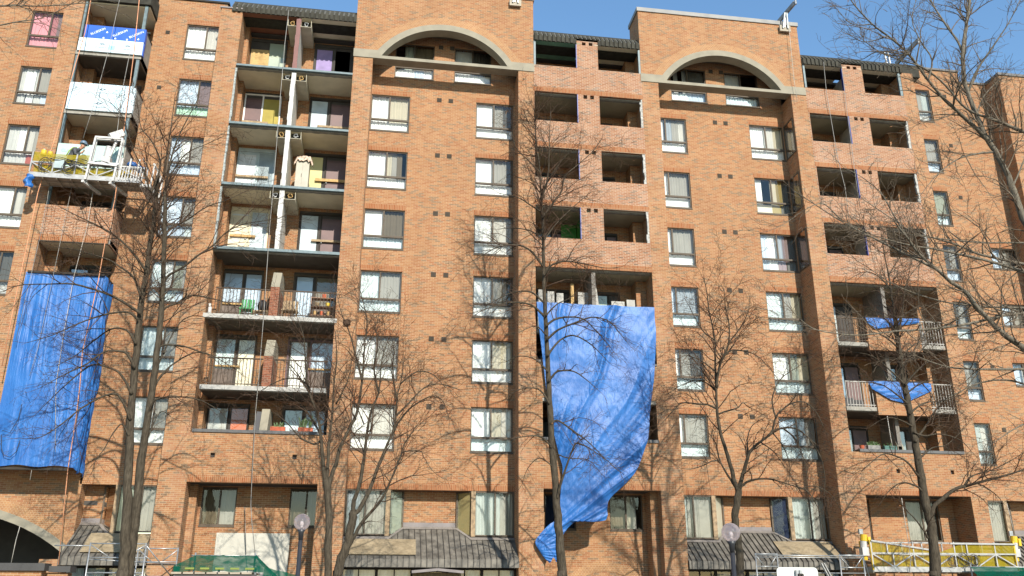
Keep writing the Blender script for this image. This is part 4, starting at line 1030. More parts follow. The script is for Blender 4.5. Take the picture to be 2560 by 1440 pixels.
for x, h, r_, lb in ((-13.05, 0.2, 0.1, 'larger yellow plastic container at the far left end of the swing stage'), (-12.82, 0.16, 0.085, 'smaller yellow plastic container second from the left end of the swing stage')):
    o = thing('yellow_container', lb, 'container', (x, -0.7, 15.42))
    MB().tube([(x, -0.7, 15.42), (x, -0.7, 15.42+h), (x, -0.7, 15.43+h)], [r_, r_, r_*0.6], 12).build('body', YEL, o); MB().tube([(x, -0.7, 15.431+h), (x, -0.7, 15.48+h)], r_*0.45, 10).build('cap', WHITEP, o)
bt = MB(); bt.grid(lambda u, v: (-13.42+0.3*u+0.05*math.sin(v*9), -0.95-0.16*math.sin(u*3.14)-0.05*noise.noise(Vector((u*5, v*5, 2))), 13.95+0.5*v), 10, 12)
tag(bt.build('blue_plastic_bag', TARP, None, True), 'crumpled blue plastic bundle hanging under the left end of the swing stage', 'plastic bundle')
bt = MB(); bt.ball((-9.85, -0.75, 15.22), 0.2, 12, 8, 0.7).ball((-9.55, -0.7, 15.1), 0.16, 12, 8, 0.9)
o = bt.build('blue_plastic_bundle', TARP, None, True); tag(o, 'balled blue sheeting behind white bars on the right end of the swing stage', 'plastic bundle')
for x, y, r_, h, lb in ((-10.05, -0.62, 0.15, 0.49, 'larger yellow pail behind the white bars of the swing stage'), (-10.38, -0.55, 0.13, 0.39, 'smaller yellow pail beside the hoist frame of the swing stage')):
    o = thing('yellow_pail', lb, 'pail', (x, y, 14.46))
    MB().tube([(x, y, 14.46), (x, y, 14.46+h)], [r_*0.9, r_], 14).build('body', YEL, o); MB().tube([(x, y, 14.461+h), (x, y, 14.48+h)], r_*1.04, 14).build('lid', WHITEP, o)

pr = stage('swing_stage', 'swing stage with yellow motors parked low behind the right-hand tree trunk', 17.95, 23.75, -1.0, -0.3, 0.80, 1.86, 1.44, None, None)
pn = MB(); pnet(17.97, 23.7, 0.97, 1.42, -0.95, 30)
pn.grid(lambda u, v: (17.98+2.3*u, -1.03, 1.45+(0.40-0.32*u)*v), 8, 3); pn.grid(lambda u, v: (20.6+3.1*u, -1.03, 1.45+(0.34*min(1, u*3+0.05))*v), 12, 3)
pn.build('mesh_netting', NETY, pr)
rl = MB().bar((17.95, -1.06, 1.88), (20.4, -1.06, 1.55), 0.055).bar((21.1, -1.06, 1.80), (23.8, -1.06, 1.80), 0.055).bar((18.55, -1.06, 1.44), (18.55, -1.06, 1.80), 0.045).bar((21.75, -1.06, 1.44), (21.75, -1.06, 1.8), 0.045).build('top_rail', ALU, pr)
for x, sg in ((17.78, 1), (23.9, -1)):
    h = MB().tube([(x, -0.8, 1.62), (x+0.03, -0.8, 1.86)], 0.13, 12).box(x-0.14, x+0.12, -0.95, -0.7, 1.35, 1.64); ho = h.build('hoist', plain('grey_hoist', (0.42, 0.41, 0.39), 0.5, metal=0.2), pr)
    MB().tube([(x+0.04, -0.8, 1.87), (x+0.07, -0.8, 2.10)], 0.125, 12).box(x+0.17, x+0.27, -0.9, -0.75, 1.75, 2.02).tube([(x, -0.8, 1.2), (x, -0.8, 1.345)], 0.1, 10).build('motor_cover', YEL, ho, False)
    MB().box(x-0.12, x+0.02, -0.86, -0.76, 2.12, 2.3).build('limit_switch', GALV, ho)
    hb = MB().bar((x+sg*0.16, -1.0, 0.85), (x+sg*0.16, -1.0, 1.9), 0.06).bar((x+sg*0.16, -0.3, 0.85), (x+sg*0.16, -0.3, 1.9), 0.06).bar((x+sg*0.16, -1.0, 1.87), (x+sg*0.16, -0.3, 1.87), 0.05).build('hoist_frame', YEL, pr)
cm = MB(); coil(cm, (21.05, -1.06, 1.2), 0.2, 6, 0.007, seed=9); coil(cm, (21.55, -1.06, 1.2), 0.22, 7, 0.007, seed=11); coil(cm, (21.95, -1.06, 1.22), 0.2, 6, 0.007, seed=12)
cm.tube([(20.1+0.5*i/8, -1.1, 0.86-0.2*math.sin(i/8*math.pi)) for i in range(9)], 0.014, 5)
cm.build('cable_coil', BLACK, pr)

# ------------------------------------------------------------------ the worker
def skin_person():
    root = thing('person', 'person in dark work clothes and blue grey helmet crouching on the upper swing stage', 'person', (-11.98, -0.62, 14.46))
    J = {}; V = []; E = []; S = []
    def j(n, p, r, par=None):
        J[n] = len(V); V.append(p); S.append(r)
        if par is not None: E.append((J[par], J[n]))
    o = Vector((-12.0, -0.62, 14.46)); sc_ = 1.0
    P = lambda x, y, z: tuple(o+Vector((x, y, z)))
    # crouching, hips low at the left, chest leaning right, head turned down to the right
    j('pelvis', P(-0.17, 0.02, 0.86), 0.15); j('belly', P(-0.12, 0.0, 1.00), 0.14, 'pelvis'); j('chest', P(0.0, 0.0, 1.20), 0.155, 'belly'); j('neckb', P(0.12, 0, 1.33), 0.075, 'chest'); j('neck', P(0.17, 0, 1.39), 0.055, 'neckb'); j('headb', P(0.23, 0, 1.46), 0.085, 'neck'); j('headt', P(0.26, 0, 1.57), 0.088, 'headb')
    for s, n in ((-1, 'a'), (1, 'b')):
        j('sh'+n, P(0.04, s*0.19, 1.27), 0.075, 'chest'); j('el'+n, P(0.12, s*0.25, 1.00), 0.052, 'sh'+n); j('wr'+n, P(0.27, s*0.16, 0.90 if s > 0 else 1.12), 0.034, 'el'+n); j('pa'+n, P(0.31, s*0.13, 0.87 if s > 0 else 1.19), 0.036, 'wr'+n)
        for q in range(4):
            dz = (0.05 if s < 0 else -0.03); L = (0.055, 0.065, 0.06, 0.048)[q]
            j('f%s%d' % (n, q), P(0.33+L*0.5, s*0.13+(q-1.5)*0.02, (0.87 if s > 0 else 1.2)+dz*0.6), 0.0095, 'pa'+n); j('g%s%d' % (n, q), P(0.33+L*0.8, s*0.13+(q-1.5)*0.021, (0.87 if s > 0 else 1.2)+dz*1.4), 0.008, 'f%s%d' % (n, q))
        j('th'+n, P(0.31, s*0.13-s*0.045, (0.86 if s > 0 else 1.19)+0.03), 0.0105, 'pa'+n); j('ti'+n, P(0.35, s*0.13-s*0.06, (0.86 if s > 0 else 1.19)+0.045), 0.009, 'th'+n)
        j('hi'+n, P(-0.14, s*0.11, 0.80), 0.105, 'pelvis'); j('kn'+n, P(0.17, s*0.15, 0.58), 0.072, 'hi'+n); j('an'+n, P(-0.02, s*0.14, 0.12), 0.047, 'kn'+n); j('ft'+n, P(0.05, s*0.14, 0.05), 0.05, 'an'+n); j('to'+n, P(0.17, s*0.15, 0.045), 0.038, 'ft'+n)
    me = bpy.data.meshes.new('body'); me.from_pydata(V, E, []); me.update()
    ob = bpy.data.objects.new('body', me); COL.objects.link(ob); ob.parent = root; ob.matrix_parent_inverse = Matrix.Translation(-root.location)
    md = ob.modifiers.new('skin', 'SKIN'); md.use_smooth_shade = True
    if not me.skin_vertices: 
        bpy.context.view_layer.objects.active = ob
    for i, r in enumerate(S):
        sv = me.skin_vertices[0].data[i]; sv.radius = (r, r); sv.use_root = (i == 0)
    ob.modifiers.new('subdivision', 'SUBSURF').levels = 1; ob.modifiers['subdivision'].render_levels = 2
    m, nt, b = new_mat('worker_cloth_and_skin'); b.inputs['Roughness'].default_value = 0.85
    g = N(nt, 'ShaderNodeNewGeometry'); s = N(nt, 'ShaderNodeSeparateXYZ'); nt.links.new(g.outputs['Position'], s.inputs[0])
    # skin on the head and hands only: split along the worker's lean
    ad = N(nt, 'ShaderNodeMath', operation='MULTIPLY_ADD'); nt.links.new(s.outputs[0], ad.inputs[0]); ad.inputs[1].default_value = 0.9; nt.links.new(s.outputs[2], ad.inputs[2])
    lim = (o.x+0.17)*0.9+(o.z+1.37)
    gt = N(nt, 'ShaderNodeMath', operation='GREATER_THAN'); nt.links.new(ad.outputs[0], gt.inputs[0]); gt.inputs[1].default_value = lim
    gx = N(nt, 'ShaderNodeMath', operation='GREATER_THAN'); nt.links.new(s.outputs[0], gx.inputs[0]); gx.inputs[1].default_value = o.x+0.27
    gz = N(nt, 'ShaderNodeMath', operation='GREATER_THAN'); nt.links.new(s.outputs[2], gz.inputs[0]); gz.inputs[1].default_value = o.z+0.84
    an = N(nt, 'ShaderNodeMath', operation='MULTIPLY'); nt.links.new(gx.outputs[0], an.inputs[0]); nt.links.new(gz.outputs[0], an.inputs[1])
    mx = N(nt, 'ShaderNodeMath', operation='MAXIMUM'); nt.links.new(gt.outputs[0], mx.inputs[0]); nt.links.new(an.outputs[0], mx.inputs[1])
    nz = N(nt, 'ShaderNodeTexNoise'); nz.inputs['Scale'].default_value = 9; nt.links.new(g.outputs['Position'], nz.inputs['Vector'])
    rp = ramp(nt, [(0.3, (0.040, 0.043, 0.048)), (0.7, (0.075, 0.08, 0.085))]); nt.links.new(nz.outputs['Fac'], rp.inputs[0])
    c = mixc(nt, 'MIX', mx.outputs[0], rp.outputs[0], (0.40, 0.20, 0.12)); nt.links.new(c, b.inputs['Base Color'])
    me.materials.append(m)
    hc = o+Vector((0.25, 0, 1.60))
    hm = MB(); hm.ball(hc, 0.135, 18, 12, 0.95); hm.v = [(x, y, max(z, hc.z-0.03)) for x, y, z in hm.v]
    ho = hm.build('helmet', plain('blue_grey_helmet', (0.10, 0.15, 0.20), 0.35), root, True)
    MB().tube([(hc.x+0.05, hc.y-0.1, hc.z-0.03), (hc.x+0.16, hc.y-0.06, hc.z-0.045), (hc.x+0.185, hc.y, hc.z-0.05), (hc.x+0.16, hc.y+0.06, hc.z-0.045), (hc.x+0.05, hc.y+0.1, hc.z-0.03)], 0.018, 6).build('brim', plain('blue_grey_helmet', (0.10, 0.15, 0.20), 0.35), ho, True)
    fc = o+Vector((0.31, 0, 1.49))
    SK = plain('skin', (0.40, 0.20, 0.12), 0.6); EY = plain('eye_dark', (0.03, 0.02, 0.02), 0.3)
    dg = bpy.context.evaluated_depsgraph_get(); me2 = bpy.data.meshes.new_from_object(ob.evaluated_get(dg))
    fb_ = MB(); fb_.v = [tuple(v.co) for v in me2.vertices]; fb_.f = [tuple(p.vertices) for p in me2.polygons]; marks = [(0, len(fb_.f))]
    bpy.data.objects.remove(ob)
    fb_.ball((fc.x+0.035, fc.y, fc.z-0.005), 0.018, 8, 6, 1.4).ball((fc.x-0.10, fc.y-0.085, fc.z), 0.022, 8, 6, 1.5).ball((fc.x-0.10, fc.y+0.085, fc.z), 0.022, 8, 6, 1.5); marks.append((1, len(fb_.f)))
    fb_.ball((fc.x+0.014, fc.y-0.034, fc.z+0.02), 0.012, 8, 6).ball((fc.x+0.014, fc.y+0.034, fc.z+0.02), 0.012, 8, 6); marks.append((2, len(fb_.f)))
    fb_.tube([(fc.x+0.012, fc.y-0.025, fc.z-0.06), (fc.x+0.02, fc.y, fc.z-0.058), (fc.x+0.012, fc.y+0.025, fc.z-0.06)], 0.007, 5); marks.append((3, len(fb_.f)))
    bo = fb_.build('body', m, root, True)
    for mt in (SK, EY, plain('lip', (0.25, 0.08, 0.06), 0.6)): bo.data.materials.append(mt)
    if len(bo.data.polygons) == len(fb_.f):
        lo_ = 0
        for mi, hi_ in marks:
            for q in range(lo_, hi_): bo.data.polygons[q].material_index = mi
            lo_ = hi_
    st = MB()
    for s_ in (-1, 1): st.tube([o+Vector((0.09, s_*0.13, 1.36)), o+Vector((-0.04, s_*0.15, 1.34)), o+Vector((-0.17, s_*0.12, 1.20)), o+Vector((-0.25, s_*0.08, 1.0))], 0.022, 6)
    st.build('safety_vest', plain('lime_webbing', (0.33, 0.48, 0.06), 0.7), root, True)
    for s_ in (-0.14, 0.14): MB().ball(tuple(o+Vector((0.08, s_, 0.03))), 0.07, 10, 6, 0.6).build('shoe', BLACK, root, True)
skin_person()

# ------------------------------------------------------------------ ropes and roof outriggers
def rope(pts, y, rad, mat, label, cat='rope', end=None):
    P = [at(px, py, y if not isinstance(y, list) else y[i]) for i, (px, py) in enumerate(pts)]
    o = MB().tube(P, rad, 5).build('rope' if cat == 'rope' else 'steel_cable', mat, None, True); tag(o, label, cat)
rope([(232, -30), (213, 80), (167, 233), (146, 317), (95, 480), (65, 623), (33, 773), (5, 915)], -0.75, 0.016, ROPEO, 'orange rope hanging in front of the left pier beside the white foam boards')
rope([(351, -30), (335, 130), (313, 300), (296, 430), (287, 500), (262, 610), (246, 700), (226, 790), (206, 880), (200, 960), (190, 1045), (170, 1170), (146, 1412)], -0.80, 0.016, ROPEO, 'long orange rope hanging down across the blue tarpaulin at the left')
rope([(303, -20), (270, 130), (232, 270), (208, 345)], -0.7, 0.011, ROPEG, 'thin steel cable running down to the worker at left', 'steel cable')
rope([(325, 130), (305, 230), (293, 330), (284, 372)], -0.9, 0.012, ROPEG, 'thin steel cable above the hoist frame of the swing stage', 'steel cable')
rope([(127, 440), (118, 500), (105, 570), (70, 720), (40, 850)], -0.5, 0.009, ROPEG, 'thin cable hanging from the left end of the swing stage', 'steel cable')
rope([(183, 450), (160, 560), (133, 690), (95, 870), (74, 940)], -0.35, 0.009, ROPEG, 'thin cable crossing the tarpaulin left of its middle', 'steel cable')
rope([(236, 455), (219, 560), (185, 690), (160, 830), (140, 960), (138, 1130)], -0.35, 0.010, ROPEW, 'pale cable crossing the middle of the left tarpaulin', 'steel cable')
rope([(82, 1157), (75, 1200)], -0.1, 0.008, ROPEW, 'short pale cord end dangling below the hem of the left tarpaulin')
rope([(50, 1315), (40, 1350), (28, 1407)], 0.9, 0.012, ROPEW, 'pale cord hanging inside the dark brick arch at the lower left')
rope([(6, 1076), (25, 1082), (45, 1050), (55, 1010)], -0.34, 0.012, BLACK, 'dark looped cable lying against the lower left tarpaulin')
rope([(4, 1086), (3, 1120), (10, 1138), (25, 1143), (40, 1130), (50, 1100)], -0.32, 0.012, BLACK, 'dark hanging cable loop near the hem of the left tarpaulin')
rope([(722, 25), (712, 110), (700, 250), (684, 460), (674, 570), (660, 780), (648, 930), (639, 1030), (630, 1190), (627, 1262), (630, 1310), (638, 1388)], -0.12, 0.013, ROPEG, 'long dark rope hanging from the metal roof across the open balconies')
rope([(612, 1268), (614, 1330), (615, 1385)], 1.05, 0.010, ROPEG, 'short rope hanging in front of the white panel in the left recess')
rope([(2059, 155), (2066, 230), (2078, 300), (2093, 390), (2113, 470), (2124, 560)], -0.12, 0.013, ROPEG, 'dark rope hanging in front of the upper right balcony stack')
rope([(2104, 165), (2113, 240), (2124, 330), (2140, 450), (2150, 520)], -0.12, 0.012, ROPEG, 'second dark rope running down the centre pier of the right balcony stack')
rope([(2218, 1040), (2226, 1090), (2232, 1120)], -0.12, 0.014, ROPEW, 'short pale rope in front of the lowest balcony behind the right tree')
rope([(2254, 1245), (2262, 1300), (2272, 1360), (2277, 1400), (2274, 1432)], -1.15, 0.013, ROPEW, 'pale rope dropping onto the parked swing stage at right')
rope([(2517, 1258), (2525, 1290), (2533, 1325)], -0.8, 0.011, ROPEW, 'short pale rope above the right end of the parked swing stage')
rope([(1973, 70), (1978, 130), (1985, 200), (1993, 250)], -0.2, 0.010, ROPEW, 'thin pale line falling from the outrigger beam on the second arched block')
def davit(x, z, y, label, plate=True):
    t = thing('roof_outrigger', label, 'outrigger', (x, y, z-0.6))
    if plate: MB().box(x-0.27, x+0.25, y-0.1, y, z-0.68, z-0.36).build('bearing_plate', plain('pale_timber', (0.34, 0.30, 0.23), 0.8), t)
    b = MB()
    for dx in (-0.13, 0.10): b.bar((x+dx, y-0.13, z-0.55), (x+dx*0.4, y-0.30, z+0.18), 0.06)
    b.bar((x-0.05, y-0.12, z-0.5), (x+0.03, y-0.2, z+0.1), 0.05)
    b.build('bracket', GALV, t)
    m = MB().bar((x-0.25, y+1.6, z+0.05), (x+0.24, y-0.75, z+0.42), 0.09, 0.2)
    m.build('beam', plain('grey_beam', (0.24, 0.235, 0.22), 0.5, metal=0.2, var=0.3), t)
    MB().tube([(x+0.26, y-0.82, z+0.30), (x+0.26, y-0.82, z+0.52)], 0.05, 8).build('pulley', GALV, t)
davit(17.55, 25.32, -0.06, 'steel outrigger beam sticking out above the second arched block')
davit(4.88, 25.28, -0.06, 'outrigger bracket bolted near the top edge of the first arched block')
t = thing('roof_outrigger', 'long tilted outrigger beam on the roof behind the bare right-hand branches', 'outrigger', (22.9, 1.0, 23.8))
a, b_ = at(2240, 160, 0.8), at(2296, 100, -0.6)
MB().bar(a, b_, 0.10, 0.2).build('beam', plain('grey_beam', (0.24, 0.235, 0.22), 0.5, metal=0.2, var=0.3), t)
MB().bar(at(2218, 162, 1.2), at(2210, 130, 1.2), 0.06).bar(at(2226, 162, 1.2), at(2219, 130, 1.2), 0.06).build('bracket', GALV, t)
MB().tube([b_+Vector((0, 0, -0.2)), b_+Vector((0, 0, 0.08))], 0.06, 8).build('pulley', GALV, t)

# ------------------------------------------------------------------ boards, planks, balcony goods
def osb(name, col):
    m, nt, b = new_mat(name); b.inputs['Roughness'].default_value = 0.85
    g = N(nt, 'ShaderNodeNewGeometry'); v = N(nt, 'ShaderNodeTexVoronoi'); v.inputs['Scale'].default_value = 18
    mp = N(nt, 'ShaderNodeMapping'); mp.inputs['Scale'].default_value = (0.6, 1, 1.4); nt.links.new(g.outputs['Position'], mp.inputs[0]); nt.links.new(mp.outputs[0], v.inputs['Vector'])
    n = N(nt, 'ShaderNodeTexNoise'); n.inputs['Scale'].default_value = 2.5; n.inputs['Detail'].default_value = 6; nt.links.new(g.outputs['Position'], n.inputs['Vector'])
    r = ramp(nt, [(0.0, tuple(c*0.68 for c in col)), (1.0, col)]); nt.links.new(v.outputs['Color'], r.inputs[0])
    r2 = ramp(nt, [(0.35, (0.72, 0.70, 0.66)), (0.65, (1, 1, 1))]); nt.links.new(n.outputs['Fac'], r2.inputs[0])
    c = mixc(nt, 'MULTIPLY', 1.0, r.outputs[0], r2.outputs[0]); nt.links.new(c, b.inputs['Base Color'])
    return m
OSB = osb('weathered_particle_board', (0.30, 0.235, 0.145)); OSBY = osb('fresh_plywood', (0.55, 0.38, 0.16))
def sloped(xa, xb, ya, yb, label, x1a=None, x1b=None):
    za = lambda y: 1.14+0.70*(y+0.10)+0.07
    x1a = xa if x1a is None else x1a; x1b = xb if x1b is None else x1b
    m = MB(); n = [(xa, ya), (xb, ya), (x1b, yb), (x1a, yb)]
    m.v = [(x, y, za(y)) for x, y in n]+[(x, y, za(y)+0.018) for x, y in n]
    m.f = [(3, 2, 1, 0), (4, 5, 6, 7)]+[(i, (i+1) % 4, 4+(i+1) % 4, 4+i) for i in range(4)]
    o = m.build('plywood_sheet', OSB); tag(o, label, 'plywood sheet', 'plywood sheets laid on the awnings')
sloped(-1.05, 1.38, 0.02, 0.80, 'plywood sheet on the awning under the first arched bay, beside the forked tree')
sloped(-9.75, -7.75, 0.02, 0.95, 'plywood sheet on the small leftmost awning behind the double trunk')
sloped(15.05, 17.35, 0.05, 0.90, 'plywood sheet on the awning above the scaffold rail, under the second arched bay')
wp = MB().box(-5.62, -3.08, RB-0.05, RB-0.02, 0.4, 2.03).build('white_panel', plain('off_white_panel', (0.40, 0.385, 0.33), 0.8, var=0.05)); tag(wp, 'large off-white panel leaning on the brick of the left recess above the green netting', 'panel')
pb = MB().box(-6.46, -5.70, BK-0.12, BK-0.095, SLAB[0]+0.005, SLAB[0]+1.75).build('plywood_board', OSBY); tag(pb, 'yellow plywood board closing the door of the top open balcony', 'plywood board')
ordn = ['top', 'second', 'third', 'fourth', 'fifth', 'sixth']
def plank(xa, xb, z, k, side, extra='', mat=None, h=0.09):
    o = MB().box(xa, xb, BK-0.15, BK-0.11, z, z+h).build('plank', mat or WOODP)
    tag(o, 'wood plank nailed %sacross the %s door of the %s open balcony row' % (extra, side, ordn[k]), 'plank', 'planks nailed across balcony doors')
plank(-3.25, -2.02, SLAB[0]+0.28, 0, 'right'); plank(-6.50, -5.45, SLAB[1]+0.82, 1, 'left'); plank(-3.40, -2.02, SLAB[1]+0.86, 1, 'right')
plank(-6.50, -5.2, SLAB[2]+0.98, 2, 'left'); plank(-3.30, -2.02, SLAB[2]+1.02, 2, 'right', 'high ', WOODY, 0.12); plank(-3.05, -2.1, SLAB[2]+0.03, 2, 'right', 'low ', WOODY)
plank(-6.44, -5.45, SLAB[3]+1.02, 3, 'left', 'high ', WOODY); plank(-5.80, -5.5, SLAB[3]+0.12, 3, 'left', 'low ', WOODY); plank(-3.25, -2.02, SLAB[3]+1.0, 3, 'right', 'high '); plank(-3.28, -2.02, SLAB[3]+0.1, 3, 'right', 'low ', WOODY)
plank(-6.42, -5.62, SLAB[4]+0.85, 4, 'left', '', WOODY, 0.06); plank(-6.42, -5.5, SLAB[5]+1.05, 5, 'left', '', WOODY, 0.06); plank(-2.95, -2.1, SLAB[5]+1.05, 5, 'right', '', WOODY, 0.06)
cab = thing('storage_cabinet', 'tall beige storage cabinet standing on the third open balcony', 'cabinet', (-3.7, 0.5, SLAB[2]))
MB().box(-3.98, -3.46, 0.35, 0.75, SLAB[2]+0.004, SLAB[2]+1.42).build('body', plain('beige_cabinet', (0.33, 0.30, 0.23), 0.6, var=0.08), cab)
MB().box(-3.965, -3.725, 0.335, 0.349, SLAB[2]+0.05, SLAB[2]+1.38).box(-3.715, -3.475, 0.335, 0.349, SLAB[2]+0.05, SLAB[2]+1.38).build('door', plain('beige_cabinet_door', (0.36, 0.33, 0.26), 0.6, var=0.08), cab)
MB().box(-3.75, -3.735, 0.32, 0.335, SLAB[2]+0.6, SLAB[2]+0.75).build('handle', DARKM, cab)
cl = MB(); cl.grid(lambda u, v: (-4.06+0.72*u+0.04*noise.noise(Vector((u*5, v*5, 0))), 0.25+0.6*v, SLAB[2]+1.46+0.16*math.sin(u*3.14)*math.sin(v*3.14)+0.09*noise.noise(Vector((u*7, v*7, 4)))-0.22*max(0, abs(2*u-1)-0.75)/0.25-0.16*max(0, 0.15-v)/0.15), 24, 14)
tag(cl.build('dust_sheet', plain('patterned_cloth', (0.52, 0.38, 0.28), 0.9, var=0.5, scale=14), None, True), 'crumpled patterned cloth heaped on top of the beige cabinet', 'cloth')
def chair(x, y, z, mat, label, cat='chair', w=0.5):
    t = thing('chair', label, cat, (x, y, z))
    MB().box(x-w/2, x+w/2, y-0.22, y+0.22, z+0.40, z+0.45).build('seat', mat, t)
    m = MB()
    for i in range(5): m.box(x-w/2+i*w/5+0.01, x-w/2+(i+1)*w/5-0.02, y+0.18, y+0.22, z+0.451, z+0.9)
    m.build('backrest', mat, t)
    for dx in (-w/2+0.03, w/2-0.03):
        for dy in (-0.19, 0.19): MB().bar((x+dx, y+dy, z+0.005), (x+dx*0.95, y+dy, z+0.40), 0.04).build('leg', mat, t)
chair(-5.35, 0.75, SLAB[4]+0.012, GREENP, 'green plastic chair behind the left railing of the fifth balcony row')
chair(-3.75, 0.7, SLAB[4]+0.012, WOODP, 'wooden slatted chair behind the right railing of the fifth balcony row', w=0.6)
ck = thing('wooden_shelf', 'brown wooden shelf unit standing behind the right railing of the fifth balcony row', 'shelf', (-2.5, 0.8, SLAB[4]))
MB().box(-2.98, -2.95, 0.6, 0.95, SLAB[4]+0.015, SLAB[4]+1.05).box(-2.08, -2.05, 0.6, 0.95, SLAB[4]+0.015, SLAB[4]+1.05).build('side_panel', plain('walnut', (0.20, 0.10, 0.05), 0.6), ck)
for z in (0.3, 0.65, 1.0): MB().box(-2.945, -2.085, 0.62, 0.95, SLAB[4]+z, SLAB[4]+z+0.03).build('shelf_board', plain('walnut', (0.20, 0.10, 0.05), 0.6), ck)
for i, (x, z, c) in enumerate(((-2.8, .33, WOODY), (-2.55, .33, RED), (-2.3, .33, WOODY), (-2.75, .68, WOODP), (-2.35, .68, YEL), (-2.5, 1.03, RED))):
    o = MB().tube([(x, 0.72, SLAB[4]+z), (x, 0.72, SLAB[4]+z+0.16)], [0.07, 0.085], 10).build('jar', c)
    tag(o, ['yellow jar at the left of the lower shelf', 'red jar in the middle of the lower shelf', 'yellow jar at the right of the lower shelf', 'tan jar at the left of the middle shelf', 'bright yellow jar at the right of the middle shelf', 'red jar on top of the wooden shelf'][i]+' on the fifth balcony row', 'jar')
bg = MB().ball((-4.75, 0.55, SLAB[4]+0.55), 0.2, 12, 8, 1.2).build('bag', BLACK, None, True); tag(bg, 'black bag propped beside the brick divider on the fifth balcony row', 'bag')
tb = thing('side_table', 'small wooden side table under the black bag on the fifth balcony row', 'table', (-4.78, 0.55, SLAB[4]))
MB().box(-5.05, -4.5, 0.35, 0.75, SLAB[4]+0.28, SLAB[4]+0.32).build('tabletop', WOODP, tb)
for dx in (-5.02, -4.53):
    for dy in (0.38, 0.72): MB().bar((dx, dy, SLAB[4]+0.014), (dx, dy, SLAB[4]+0.28), 0.035).build('leg', WOODP, tb)
st = MB().tube([(-6.58, 0.14, SLAB[4]+0.012), (-6.58, 0.14, SLAB[4]+0.12), (-6.58, 0.14, SLAB[4]+0.25), (-6.6, 0.14, SLAB[4]+0.34), (-6.6, 0.14, SLAB[4]+0.42)], [0.09, 0.06, 0.075, 0.035, 0.05], 10).build('statuette', plain('pale_stone', (0.5, 0.49, 0.46), 0.8), None, True); tag(st, 'small pale statuette on the left corner of the white balcony slab', 'statuette')
def potted(name, x, y, z, pots, label, long=False, leafh=0.4, n=14, seed=1):
    t = thing(name, label, 'potted plant', (x, y, z)); rg = random.Random(seed)
    if long: MB().box(x-0.26, x+0.26, y-0.08, y+0.08, z, z+0.15).build('planter', pots, t)
    else: MB().tube([(x, y, z), (x, y, z+0.15), (x, y, z+0.152)], [0.075, 0.105, 0.115], 12).build('pot', pots, t)
    m = MB()
    for i in range(n):
        bx = x+(rg.uniform(-.22, .22) if long else rg.uniform(-.06, .06)); h = leafh*rg.uniform(.5, 1); lx, ly = rg.uniform(-.18, .18), rg.uniform(-.15, .1)
        P = [Vector((bx+lx*q*q, y+ly*q*q, z+0.12+h*(q-0.25*q*q))) for q in (0, .35, .7, 1)]
        for a, b_, w0, w1 in zip(P, P[1:], (0.012, 0.03, 0.02), (0.03, 0.02, 0.002)):
            m.quad(a+Vector((-w0, 0, 0)), a+Vector((w0, 0, 0)), b_+Vector((w1, 0, 0)), b_+Vector((-w1, 0, 0)))
    m.build('leaves', LEAF, t)
LZ = 5.495
potted('potted_plant', -3.72, 0.1, LZ, RED, 'drooping plant in a terracotta trough on the left part of the dark ledge', True, 0.35, 10, 3)
potted('potted_plant', -2.75, 0.1, LZ, RED, 'tall green stems in a terracotta trough on the right part of the dark ledge', True, 0.75, 14, 4)
o = MB().ball((-3.2, 0.12, LZ+0.08), 0.13, 12, 8, 0.6).build('bundle', plain('white_cloth_bundle', (0.7, 0.7, 0.68), 0.9), None, True); tag(o, 'white bundle lying between the two terracotta troughs on the ledge', 'bundle')
o = MB().bar((-4.62, 0.28, LZ-0.9), (-4.48, 0.7, LZ+0.8), 0.22, 0.04).build('plank', plain('dark_board', (0.05, 0.05, 0.055), 0.7)); tag(o, 'dark board leaning against the divider above the dark ledge', 'plank')
potted('potted_plant', 18.78, 0.12, 5.42, RED, 'small terracotta pot at the left end of the grey ledge, right balconies', False, 0.1, 4, 5)
potted('potted_plant', 19.25, 0.1, 5.42, plain('grey_trough', (0.22, 0.21, 0.19), 0.8), 'light green plant in a grey trough on the right ledge', True, 0.3, 26, 6)
potted('potted_plant', 19.95, 0.1, 5.42, plain('dark_green_bowl', (0.03, 0.10, 0.08), 0.5), 'dark green bowl with sparse stems on the right ledge', True, 0.25, 6, 7)
hd = thing('clutter_pile', 'bench of boards and boxes stored on the open balcony above the big tarpaulin', 'boards', (7.6, 0.9, SLAB[4]))
for i, (xa, xb, za, zb, mt) in enumerate(((5.95, 6.25, 0.3, 1.85, WHITEP), (6.32, 6.6, 0.3, 1.8, WHITEP), (6.7, 6.98, 0.3, 1.75, WHITEP), (7.3, 7.42, 0.3, 2.2, WOODY), (7.6, 8.1, 0.9, 1.85, WHITEP), (8.15, 8.23, 0.3, 2.3, WOODP), (9.0, 9.55, 0.5, 1.55, WHITEP), (9.65, 10.0, 0.5, 1.65, WHITEP))):
    MB().box(xa, xb, 0.7+0.02*i, 0.8+0.02*i, SLAB[4]+za, SLAB[4]+zb).build('board', mt, hd)
MB().bar((8.45, 0.8, SLAB[4]+0.4), (8.25, 0.8, SLAB[4]+2.35), 0.2, 0.04).build('board', WHITEP, hd)
o = MB().box(18.55, 19.1, 0.8, 1.2, SLAB[5]+0.02, SLAB[5]+0.55).box(18.5, 19.35, 0.5, 0.79, SLAB[5]+0.15, SLAB[5]+0.4).build('armchair', BLACK); tag(o, 'dark armchair behind the pale left railing of the right balconies', 'armchair')
o = MB().bar((10.66+11.6, 0.5, SLAB[4]+0.03), (10.66+11.7, 0.9, SLAB[4]+1.3), 0.7, 0.05).build('lattice_panel', plain('dark_lattice', (0.12, 0.12, 0.115), 0.7)); tag(o, 'dark panel leaning behind the right railing of the upper right balcony', 'panel')

